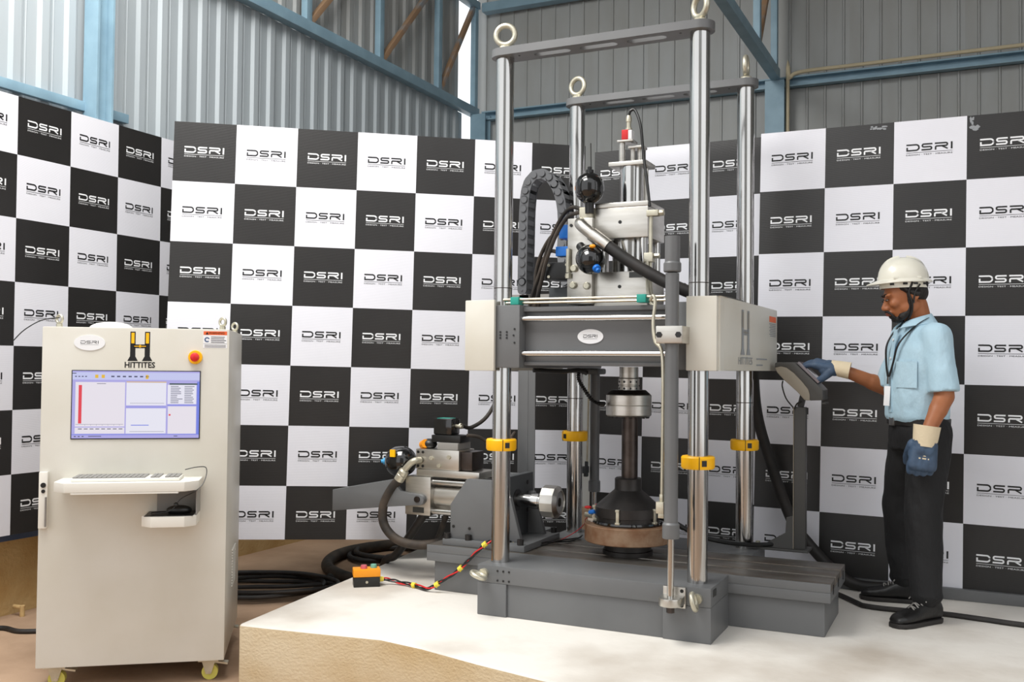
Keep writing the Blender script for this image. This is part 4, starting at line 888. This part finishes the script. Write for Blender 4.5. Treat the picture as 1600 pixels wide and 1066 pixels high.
# ------------------------------------------------------------------ emergency stop box, its lead, cables and coils on the ground
eb = thing('button_box', (-1.355,-.33,0), 'orange and black push-button box on the platform edge', 'button box', rotz=R(38)); eb.scale = (1.2,1.2,1.2)
mb = MB(); mb.box((-.058,-.035,.0004),(.058,.035,.044)); mb.build('box_base','black',eb,bevel=.003)
mb = MB(); mb.box((-.060,-.037,.0445),(.060,.037,.078)); mb.build('box_lid','orange',eb,bevel=.004)
for x, mt, y in ((-.012,'pinkred',-.006),(.032,'green',.006)):
    mb = MB(); mb.lathe([(0,.078),(.015,.078),(.015,.084),(.013,.093),(0,.094)], (x,y,0)); mb.build('push_button',mt,eb)
mb = MB(); mb.cyl((-.0,-.035,.022),(-.0,-.0365,.022),.006,seg=10); mb.build('cover_screw','galv',eb)
lead = catmull([(-1.30,-.29,.03),(-1.26,-.25,.022),(-1.20,-.24,.012),(-1.10,-.26,.012),(-1.0,-.30,.012),(-.955,-.30,.03),(-.91,-.295,.06),(-.854,-.29,.095),(-.80,-.288,.14),(-.75,-.285,.19),(-.70,-.285,.238),(-.66,-.282,.275),(-.63,-.25,.285),(-.60,-.246,.283),(-.57,-.15,.262),(-.50,-.05,.245),(-.44,.03,.246),(-.38,.16,.246),(-.37,.30,.247)], 8)
el = thing('button_lead', (-1.0,-.3,.01), 'red and black twin wire held by yellow tape from the button box to the table', 'wire')
for k, mt in ((0,'red'),(1,'black'),(2,'black')):
    mb = MB(); mb.tube([p+V((0.006*math.cos(i*.28+k*2.1),.006*math.sin(i*.28+k*2.1)*.6,.006*math.sin(i*.28+k*2.1)+.004)) for i, p in enumerate(lead[: (120 if k == 0 else 10**6)])], .0042, 8, 0); mb.build('wire',mt,el)
for f in (.02,.17,.30,.44,.60,.78):
    i = int(f*(len(lead)-1)); d = (lead[i+1]-lead[i-1 if i else 0]).normalized(); mb = MB(); mb.cyl(lead[i]-d*.012+V((0,0,.004)),lead[i]+d*.012+V((0,0,.004)),.0135,seg=8); mb.bar(lead[i]+V((0,-.004,.004)),lead[i]+V((.0,-.012,-.010)),.02,.003,d); mb.build('tape_flag','tape',el)
mb = MB(); mb.tube([(-.46,.0,.246),(-.42,.10,.252),(-.36,.18,.29),(-.30,.16,.34),(-.25,.05,.385),(-.22,0,.405)], .0022, 6, 6); tag(mb.build('signal_wire','red'), 'thin red wire climbing from the table to the rusty plate', 'wire')
mb = MB(); mb.tube([(.165,.02,.43),(.22,.08,.40),(.32,.15,.335),(.42,.24,.298),(.50,.34,.275),(.56,.42,.264),(.64,.49,.2635),(.70,.56,.2635)], .012, 10, 7); tag(mb.build('table_cable','black'), 'black cable sagging across the table to the pedestal foot', 'cable')
mb = MB(); mb.tube([(.86,.66,.013),(.95,.594,.013),(1.063,.44,.013),(1.10,.40,.013),(1.217,.385,.013),(1.444,.408,.013),(1.611,.388,.013),(1.80,.357,.013),(2.2,.33,.013),(2.8,.3,.013)], .0125, 10, 6); tag(mb.build('floor_cable','rubber'), 'black cable lying on the platform behind the shoes', 'cable')
mb = MB(); mb.tube([(-3.36,-1.35,-.262),(-3.19,-1.13,-.262),(-3.03,-1.122,-.262),(-2.9,-1.02,-.262),(-2.8,-.8,-.262)], .013, 10, 6); tag(mb.build('floor_cable','rubber'), 'black cable on the floor at the foot of the left plinth', 'cable')
def coil(c, rx, ry, turns, r, rot, label, material, jig=.05, z0=FLOOR, seed=1, tail=()):
    rn = random.Random(seed); pts = []; n = int(turns*12)
    for i in range(n):
        a = 2*PI*i/12; k = 1+jig*math.sin(i*.9+seed)+.04*math.sin(i*.37); x = rx*k*math.cos(a); y = ry*k*math.sin(a)
        pts.append((c[0]+x*math.cos(rot)-y*math.sin(rot), c[1]+x*math.sin(rot)+y*math.cos(rot), z0+r+(i/12)*r*1.3+.004*math.sin(i*1.7)))
    pts += list(tail); mb = MB(); mb.tube(pts, r, 10, 4); return tag(mb.build('hose_coil', material), label, 'hose')
coil((-2.53,.24), .46, .28, 4.0, .0135, .5, 'coiled black hose on the floor right behind the cabinet', 'rubber', .16, seed=2)
mb = MB(); mb.tube([(-2.2,2.2,-.232),(-2.55,1.85,-.232),(-2.70,1.40,-.232),(-2.56,.98,-.232),(-2.28,.73,-.232),(-1.98,.62,-.232),(-1.8,.72,-.232)], .041, 16, 8); tag(mb.build('hose','dusty_rubber'), 'thick dusty hose curving on the floor under the angled board', 'hose')
coil((-2.42,1.55), .26, .30, 2.2, .02, .9, 'thinner black hose coil on the floor inside the thick curve', 'rubber', .12, seed=8)
mb = MB(); mb.cyl((-3.40,-.87,FLOOR+.05),(-3.33,-.87,FLOOR+.05),.012); mb.cyl((-3.33,-.87,FLOOR),(-3.33,-.87,FLOOR+.062),.014); tag(mb.build('pipe_stub','plaster'), 'small pipe stub at the foot of the left plinth', 'pipe')

# ------------------------------------------------------------------ the man at the pendant
man = thing('person', (1.30,.38,0), 'man in white helmet, light blue shirt and work gloves touching the panel', 'person')
H = V((-.86,-.51,0)).normalized(); Lf = V((-H.y,H.x,0)); UP = V((0,0,1))       # facing, his left, up
if Lf.y > 0: Lf = -Lf
C0 = V((1.345,.385,0))
def ring(c, a, b, n=24, tilt=0., ax=None, bx=None, sq=2.2):
    """superellipse ring: a along his left-right, b front-back"""
    ax = ax or Lf; bx = bx or H; out = []
    for k in range(n):
        t = 2*PI*k/n; ct, st = math.cos(t), math.sin(t)
        out.append(V(c)+ax*a*math.copysign(abs(ct)**(2/sq), ct)+bx*(b*math.copysign(abs(st)**(2/sq), st))+UP*tilt*st)
    return out
shL = V((1.440,.232,1.345)); shR = V((1.262,.545,1.345)); elL = V((1.466,.205,1.062)); wrL = V((1.392,.075,.882)); elR = V((1.20,.60,1.085)); wrR = V((.965,.51,1.186))
hipL = V((1.40,.30,.90)); hipR = V((1.31,.46,.90)); knL = V((1.375,.235,.50)); anL = V((1.385,.235,.10)); knR = V((1.245,.56,.50)); anR = V((1.265,.635,.10))
hd_f = V((-.955,-.30,0)).normalized(); pitch = R(-17); hf = (hd_f*math.cos(pitch)+UP*math.sin(pitch)).normalized(); hl = UP.cross(hd_f).normalized(); hu = hf.cross(hl)
if hu.z < 0: hu = -hu
hl = hu.cross(hf)                                                             # his left on the head
HC = V((1.283,.355,1.545))                                                    # head centre (eye level)
def hp(f, l, u): return HC+hf*f+hl*l+hu*u
HM = Matrix((hf, hl, hu)).transposed()
b = MB()
b.ell(hp(-.018,0,.045), (.098,.076,.085), HM); b.ell(hp(.012,0,.0), (.082,.070,.095), HM); b.ell(hp(.022,0,-.055), (.066,.058,.060), HM)
b.ell(hp(.050,0,-.088), (.034,.034,.026), HM)                                 # chin
b.cap(hp(.085,0,.005), hp(.108,0,-.030), .009, .013); b.ell(hp(.108,0,-.034), (.014,.013,.011), HM)      # nose
for s in (-1, 1): 
    b.ell(hp(.098,s*.013,-.038), (.010,.010,.008), HM); b.ell(hp(.078,s*.036,.024), (.018,.028,.010), HM)    # nostrils, brow ridge
    b.ell(hp(.062,s*.044,-.022), (.026,.022,.022), HM)                        # cheek
    b.ell(hp(-.022,s*.075,-.012), (.020,.008,.031), HM); b.torus(hp(-.024,s*.079,-.010), .021, .0055, hl*s+hf*.25, 16, 8)   # ear
    b.ell(hp(.0,s*.050,-.055), (.05,.022,.035), HM)
b.ell(hp(.088,0,-.060), (.018,.026,.008), HM); b.ell(hp(.087,0,-.070), (.017,.023,.007), HM)
b.chain([hp(-.035,0,-.06), V((1.345,.385,1.43)), V((1.35,.385,1.35))], [.058,.060,.07])
b.loft([ring(C0+UP*.93+V((0,0,0)), .13,.085), ring(C0+UP*1.1, .135,.09), ring(C0+UP*1.28, .145,.095), ring(C0+UP*1.36, .10,.07)])
b.chain([shL,elL,wrL], [.05,.046,.029]); b.chain([shR,elR,wrR], [.05,.044,.029])
b.cap(elL, elL.lerp(wrL,.35), .043, .043); b.cap(elR, elR.lerp(wrR,.35), .043, .043)
b.chain([hipL,knL,anL], [.085,.055,.042]); b.chain([hipR,knR,anR], [.085,.055,.042])
place(remesh(b, 'body', .0055, 5, .5), 'body', 'skin', man)
# face details
for s in (-1,1):
    fe = MB(); fe.ell(hp(.0895,s*.033,.003), (.007,.012,.0034), HM); ey = fe.build('eye','eye_white',man)
    fe = MB(); fe.ell(hp(.0955,s*.034,.0015), (.004,.006,.0042), HM); fe.build('iris','hair',ey)
for s in (-1,1):
    fe = MB(); fe.tube([hp(.0925,s*.012,.024), hp(.0935,s*.028,.029), hp(.085,s*.046,.029), hp(.072,s*.058,.022)], .005, 8, 5, rad=lambda t: .0055*(1-.6*t)); fe.tube([hp(.0915,s*.021,.007), hp(.0945,s*.034,.0075), hp(.085,s*.049,.003)], .0018, 6, 5); fe.build('eyebrow','hair',man)
fe = MB(); fe.ell(hp(.1015,0,-.0605), (.008,.020,.0045), HM); fe.ell(hp(.1000,0,-.0695), (.008,.018,.005), HM); fe.build('lips','lips',man)
bb = MB(); bb.chain([hp(.105,.003,-.0495), hp(.100,.020,-.053), hp(.090,.030,-.068), hp(.083,.028,-.085)], [.007,.007,.006,.008]); bb.chain([hp(.105,-.003,-.0495), hp(.100,-.020,-.053), hp(.090,-.030,-.068), hp(.083,-.028,-.085)], [.007,.007,.006,.008])
bb.ell(hp(.058,0,-.098), (.034,.036,.021), HM); bb.ell(hp(.090,0,-.081), (.010,.016,.006), HM)
for s in (-1,1): bb.chain([hp(.045,s*.040,-.092), hp(.018,s*.055,-.080), hp(.002,s*.065,-.050), hp(-.002,s*.070,.0), hp(-.004,s*.073,.03)], [.020,.014,.010,.008,.009])
place(remesh(bb, 'beard', .004, 3), 'beard', 'hair', man)
hh = MB(); hh.ell(hp(-.030,0,.045), (.098,.081,.080), HM); hh.ell(hp(-.058,0,-.002), (.056,.066,.055), HM)
for s in (-1,1): hh.chain([hp(.01,s*.072,.045), hp(-.002,s*.077,.02), hp(-.045,s*.074,-.01)], [.014,.010,.018])
place(remesh(hh, 'hair', .005, 3), 'hair', 'hair', man)
# helmet
hb = hp(-.014,0,.060)+UP*.008; hu2 = (UP*.9+hu*.1+hl*.03).normalized(); hl2 = hl; hf2 = hl2.cross(hu2).normalized()
if hf2.dot(hf) < 0: hf2 = -hf2
def hm(f, l, u): return hb+hf2*f+hl2*l+hu2*u
n = 40; rings_ = []
for j in range(10):
    t = PI/2*j/9.6; rr, z = math.cos(t), math.sin(t)
    rings_.append([hm(.120*rr**.85*math.cos(2*PI*k/n), .102*rr**.85*math.sin(2*PI*k/n), .118*z+(.010*max(0,1-abs(math.sin(2*PI*k/n))*5.)*(1-.0*z) if j > 1 else 0)) for k in range(n)])
q = MB(); q.loft(rings_); hel = q.build('helmet','helmet',man,ang=60,fix=True)
q = MB(); n = 48
lo_, hi2 = [], []
for k in range(n):
    a = 2*PI*k/n; fr = max(0, math.cos(a)); ext = .014+.038*fr**3; c, s = math.cos(a), math.sin(a)
    lo_.append((hm(.112*c,.095*s,-.006), hm((.120+ext)*c,(.102+ext*.7)*s,-.008-.008*fr**2), hm((.120+ext)*c,(.102+ext*.7)*s,-.003-.008*fr**2), hm(.119*c,.101*s,.010)))
vs = [p for t in lo_ for p in t]; fs = [(4*k+i, 4*((k+1) % n)+i, 4*((k+1) % n)+(i+1) % 4, 4*k+(i+1) % 4) for k in range(n) for i in range(4)]
q.add(vs, fs); q.build('brim','helmet',hel,ang=50,fix=True)
q = MB(); rr_ = []
for u in (-.004,-.034): rr_.append([hm(.111*math.cos(2*PI*k/n),.092*math.sin(2*PI*k/n),u) for k in range(n)])
for u in (-.034,-.004): rr_.append([hm(.107*math.cos(2*PI*k/n),.088*math.sin(2*PI*k/n),u) for k in range(n)])
vs = [p for r_ in rr_ for p in r_]; q.add(vs, [(i*n+k, i*n+(k+1) % n, ((i+1) % 4)*n+(k+1) % n, ((i+1) % 4)*n+k) for i in range(4) for k in range(n)])
q.build('headband','helmet',hel,fix=True)
q = MB()
for a in (.9,1.45,1.9,-.9,-1.45,2.4): q.bar(hm(.113*math.cos(a-.09),.0935*math.sin(a-.09),-.016), hm(.113*math.cos(a+.09),.0935*math.sin(a+.09),-.016), .004, .010, hu2)
q.build('slots','black',hel)
for fx in (.05,-.045): q = MB(); q.bar(hm(fx-.016,.092-.006*abs(fx)*10,.012), hm(fx+.016,.092-.006*abs(fx)*10,.012), .012, .012, hu2); q.build('side_lug','helmet',hel,bevel=.002)
q = MB()
for s in (-1,1): q.tube([hm(-.02,s*.094,-.01), hp(-.004,s*.086,.01), hp(-.004,s*.083,-.04), hp(.008,s*.068,-.085), hp(.030,s*.030,-.118), hp(.035,0,-.124)], .0055, 8, 6)
q.tube([hm(-.055,.090,-.02), hp(-.030,.086,-.0), hp(-.010,.084,-.045)], .004, 8, 5)
q.build('chin_strap','black',hel)
# shirt with sleeves and collar
sh = MB()
sh.loft([ring(C0+V((0,0,.925)), .168,.122), ring(C0+V((0,0,.955))+H*.01, .176,.132), ring(C0+V((.005,0,1.06))+H*.015, .178,.135), ring(C0+V((.01,0,1.18))+H*.018, .182,.132), ring(C0+V((.012,0,1.28))+H*.012, .190,.120), ring(C0+V((.012,0,1.35)), .180,.100), ring(C0+V((.006,0,1.398)), .105,.075), ring(C0+V((.0,0,1.425)), .068,.062)])
sh.cap(shL+V((-.012,.015,-.005)), shL.lerp(elL,.70), .072, .066)
sh.cap(shR+V((.012,-.015,-.005)), shR.lerp(elR,.7), .070, .064)
def fold(me, amp, seed):
    from mathutils import noise
    nr = [v.normal.copy() for v in me.vertices]; out = []
    for v, n_ in zip(me.vertices, nr):
        p = v.co; out += list(p+n_*(amp*noise.noise((p.x*9+seed, p.y*9, p.z*6+p.x*5))+amp*.5*noise.noise((p.x*22, p.y*22+seed, p.z*14))))
    me.vertices.foreach_set('co', out)
    me.update()
for arm_s, arm_e in ((shL,elL),(shR,elR)):
    d_ = (arm_e-arm_s).normalized(); e_ = arm_s.lerp(arm_e,.93); sh.cyl(arm_s.lerp(arm_e,.55), e_, .066, .0725, 24)
sm = remesh(sh, 'shirt', .008, 4); fold(sm, .006, 3)
place(sm, 'shirt', 'shirt', man)
nk = V((1.335,.378,1.425))
cl = MB()
def strip(mb, A, B, t=.004):
    """solid ribbon between two point rows"""
    n = len(A); nv = [(B[i]-A[i]).cross((A[min(i+1,n-1)]-A[max(i-1,0)])).normalized()*t for i in range(n)]
    vs = A+B+[A[i]+nv[i] for i in range(n)]+[B[i]+nv[i] for i in range(n)]
    fs = [(i,i+1,n+i+1,n+i) for i in range(n-1)]+[(2*n+i,3*n+i,3*n+i+1,2*n+i+1) for i in range(n-1)]+[(i,2*n+i,2*n+i+1,i+1) for i in range(n-1)]+[(n+i,n+i+1,3*n+i+1,3*n+i) for i in range(n-1)]+[(0,n,3*n,2*n),(n-1,3*n-1,4*n-1,2*n-1)]
    mb.add(vs, fs)
A, B = [], []
for k in range(33):
    t = R(20+320*k/32); fr = abs(math.sin(t/2))          # t=0 front
    A.append(nk+H*.066*math.cos(t)+Lf*.066*math.sin(t)+UP*(.034*fr-.022*(1-fr)))
    B.append(nk+H*.090*math.cos(t)*(1.05 if fr > .5 else 1.12)+Lf*.092*math.sin(t)+UP*(-.012*fr-.050*(1-fr)))
strip(cl, A, B, .005); cl.build('collar','shirt',man,fix=True)
# chest pocket, placket, lanyard and badge sit on the shirt front
def chest(l, z, off=.0):
    """a point on the shirt front, l metres towards his left"""
    b_ = .135 if z < 1.2 else .135-(z-1.2)*.16; a_ = .182
    k = max(0., 1-(abs(l)/a_)**2.2)**(1/2.2)
    return C0+V((.008,0,z))+Lf*l+H*(b_*k+.016+off)
pk = MB(); strip(pk, [chest(.055+.02*i,1.225,.003) for i in range(6)], [chest(.055+.02*i,1.10,.003) for i in range(6)], .003); pk.build('pocket','shirt',man,fix=True)
pk = MB(); strip(pk, [chest(-.016,1.40-.05*i-.02,.002) for i in range(9)], [chest(.016,1.40-.05*i-.02,.002) for i in range(9)], .003); plk = pk.build('placket','shirt',man,fix=True)
pk = MB()
for z in (1.33,1.24,1.15,1.06): pk.cyl(chest(0,z,.004), chest(0,z,.008), .006, seg=10)
pk.build('buttons','white_print',plk)
ln = MB()
lanL = [nk+Lf*.02-H*.062+UP*.016, nk+Lf*.074-H*.02+UP*.008, nk+Lf*.085+H*.045-UP*.03, chest(.062,1.31,.008), chest(.040,1.22,.008), chest(.014,1.15,.010)]
lanR = [nk-Lf*.02-H*.062+UP*.016, nk-Lf*.074-H*.02+UP*.008, nk-Lf*.085+H*.045-UP*.03, chest(-.055,1.31,.008), chest(-.03,1.22,.008), chest(-.0,1.15,.010)]
for lan in (lanL, lanR):
    P = catmull(lan, 6); strip(ln, [p+UP*.0+Lf*.007 for p in P], [p-Lf*.007+H*.002 for p in P], .002)
ln.build('lanyard','black',man,fix=True)
bg_ = MB(); bg_.bar(chest(.005,1.15,.012), chest(.005,1.115,.014), .016, .006, H); bg_.build('lanyard_clip','silver',man)
bg_ = MB(); bg_.bar(chest(.002,1.105,.014), chest(.002,1.01,.020), .030, .004, Lf*.6+H*.8); bg_.build('badge_card','white_print',man,bevel=.001)
# trousers, belt
tr_ = MB(); tr_.loft([ring(C0+V((0,0,.80)), .165,.118), ring(C0+V((0,0,.86)), .172,.125), ring(C0+V((0,0,.945)), .166,.120)])
tr_.chain([hipL+V((-.005,0,-.02)),hipL.lerp(knL,.5),knL,knL.lerp(anL,.55),anL+V((0,0,.035))], [.108,.098,.083,.078,.072]); tr_.chain([hipR+V((0,0,-.02)),hipR.lerp(knR,.5),knR,knR.lerp(anR,.55),anR+V((0,0,.035))], [.106,.095,.080,.074,.068])
tr_.cap(hipL+V((0,0,-.05)),hipR+V((0,0,-.05)),.10,.10)
tr_.torus(anL+V((0,0,.03)),.058,.018,(0,.1,1)); tr_.torus(anR+V((0,0,.03)),.055,.018,(0,.1,1))
tm = remesh(tr_, 'trousers', .009, 5); fold(tm, .007, 8); place(tm, 'trousers', 'trouser', man)
bl_ = MB(); r1, r2 = ring(C0+V((0,0,.918)), .174,.129, 40), ring(C0+V((0,0,.952)), .175,.131, 40); r3, r4 = ring(C0+V((0,0,.952)), .163,.118, 40), ring(C0+V((0,0,.918)), .163,.118, 40)
vs = r1+r2+r3+r4; bl_.add(vs, [(i*40+k, i*40+(k+1) % 40, ((i+1) % 4)*40+(k+1) % 40, ((i+1) % 4)*40+k) for i in range(4) for k in range(40)]); blt = bl_.build('belt','leather',man,fix=True)
q = MB(); bc = C0+V((0,0,.935))+H*.133; q.bar(bc-Lf*.022,bc+Lf*.022,.010,.040,UP); q.build('buckle','silver',blt,bevel=.002)
# shoes
def shoe(an, d, name):
    d = V(d).normalized(); s = UP.cross(d); o = V((an.x,an.y,0))
    P = lambda f, l, u: o+d*f+s*l+UP*u
    rg = []
    for f, w, h0, h1 in ((-.085,.022,.018,.06),(-.078,.034,.014,.10),(-.045,.040,.014,.125),(.0,.041,.014,.125),(.045,.042,.014,.105),(.09,.047,.014,.080),(.135,.050,.014,.068),(.175,.046,.014,.060),(.200,.034,.016,.046),(.208,.018,.020,.034)):
        zc, hz_ = (h0+h1)/2, (h1-h0)/2; rg.append([P(f, w*math.copysign(abs(math.cos(2*PI*k/20))**.8, math.cos(2*PI*k/20)), zc+hz_*math.copysign(abs(math.sin(2*PI*k/20))**.8, math.sin(2*PI*k/20))) for k in range(20)])
    q = MB(); q.loft(rg); q.cap(P(-.035,0,.10),P(-.03,0,.145),.042,.043); 
    so = place(remesh(q, name, .006, 3), name, 'leather', man)
    q = MB(); ol = [(-.092,.0),(-.088,.026),(-.06,.041),(0,.042),(.06,.046),(.13,.054),(.18,.049),(.208,.028),(.216,0),(.208,-.028),(.18,-.049),(.13,-.054),(.06,-.046),(0,-.042),(-.06,-.041),(-.088,-.026)]
    mx = Matrix((d,s,UP)).transposed().to_4x4(); mx.translation = o; q.prism(ol, .0005, .022, mx); q.build('sole','rubber',so,bevel=.004,fix=True)
    q = MB()
    for k in range(4):
        f = .025+.022*k; u = .122-.013*k-.004; q.tube([P(f,-.030,u-.018),P(f+.006,0,u+.008),P(f+.004,.030,u-.018)], .0035, 6, 4); q.tube([P(f+.01,-.028,u-.018),P(f,0,u+.009),P(f-.012,.028,u-.012)], .003, 6, 4)
    q.tube([P(.02,0,.132),P(.03,.03,.140),P(.05,.045,.11)], .003, 6, 4); q.tube([P(.02,0,.132),P(.035,-.03,.140),P(.06,-.045,.11)], .003, 6, 4); q.build('laces','cab_grey',so)
    return so
shoe(anL, (-.62,-.78,0), 'shoe'); shoe(anR, (-1,-.08,0), 'shoe')
# gloves
def glove(wr, axis, back, thumb_side, name, curl, cuff_r=.047, spread=1., thumb=(.5,.5), S=1.2):
    """axis: wrist towards fingers; back: direction the back of the hand faces; thumb_side: +-1 along axis x back"""
    ax = V(axis).normalized(); bk = (V(back)-ax*V(back).dot(ax)).normalized(); sd_ = ax.cross(bk)*thumb_side
    P = lambda f, l, u: wr+ax*f+sd_*l+bk*u
    q = MB()
    for l in (-.030,-.010,.010,.030): q.cap(P(.03,l*.8,0),P(.105,l,.004),.021,.020)
    q.cap(P(.0,-.012,0),P(.05,-.012,0),.030,.030); q.cap(P(.0,.012,0),P(.05,.012,0),.030,.030); q.cap(P(.02,.02,-.012),P(.07,.03,-.012),.022,.02)
    for (l, ln_, rr) in ((.033,.072,.0125),(.011,.080,.0130),(-.011,.074,.0125),(-.032,.058,.0115)):
        p = P(.105,l,.004); d = ax.copy(); segs = (ln_*.46,ln_*.32,ln_*.26); ang = 0.
        for i, sg in enumerate(segs):
            ang += curl[i]; dd = ax*math.cos(ang)-bk*math.sin(ang)+sd_*(l*.9*spread); dd.normalize(); p2 = p+dd*sg; q.cap(p,p2,rr*(1.05-.08*i),rr*(.98-.08*i),12); p = p2
    t0 = P(.035,.036,-.012); t1 = t0+(ax*.55+sd_*.75*thumb[0]-bk*.45*thumb[1]).normalized()*.042; t2 = t1+(ax*.85+sd_*.1*thumb[0]-bk*.5*thumb[1]).normalized()*.034; t3 = t2+(ax*.9-sd_*.15-bk*.4*thumb[1]).normalized()*.024
    q.chain([t0,t1,t2,t3],[.021,.0165,.0145,.012])
    q.v = [wr+(v-wr)*S for v in q.v]
    g_ = place(remesh(q, name, .004, 3), name, 'glove', man)
    c = MB(); c0, c1 = wr-ax*.05, wr+ax*.045; rgs = []
    for t, r_ in ((0,cuff_r),(.5,cuff_r*.94),(1,cuff_r*.86)):
        p = c0.lerp(c1,t); rgs.append([p+sd_*r_*1.12*math.cos(2*PI*k/28)+bk*r_*.92*math.sin(2*PI*k/28) for k in range(28)])
    for t, r_ in ((1,cuff_r*.80),(.5,cuff_r*.86),(0,cuff_r*.92)):
        p = c0.lerp(c1,t); rgs.append([p+sd_*r_*1.12*math.cos(2*PI*k/28)+bk*r_*.92*math.sin(2*PI*k/28) for k in range(28)])
    vs = [p for r_ in rgs for p in r_]; nn_ = len(rgs); c.add(vs, [(i*28+k, i*28+(k+1) % 28, ((i+1) % nn_)*28+(k+1) % 28, ((i+1) % nn_)*28+k) for i in range(nn_) for k in range(28)]); c.build('glove_cuff','canvas',g_,fix=True)
    return g_, P
gl, P = glove(wrL, (-.12,-.05,-1), (.25,-1,.05), 1 if V((-.12,-.05,-1)).cross(V((.25,-1,.05))).x < 0 else -1, 'glove', (R(38),R(82),R(60)), thumb=(.12,1.7), cuff_r=.053, S=1.28)
q = MB()
for i, l in enumerate((.03,.022,.026)): q.bar(P(.074+.013*i,-l*.8,.0275), P(.074+.013*i,l*.9,.0275), .006, .002, V((.25,-1,.05)))
q.build('printed_mark','canvas',gl)
ax_ = V((-.80,-.05,.15)); bk_ = V((.15,-.25,1))
glove(wrR, ax_, bk_, 1 if ax_.cross(bk_).y < 0 else -1, 'glove', (R(8),R(30),R(38)), thumb=(.3,1.5), S=1.12)
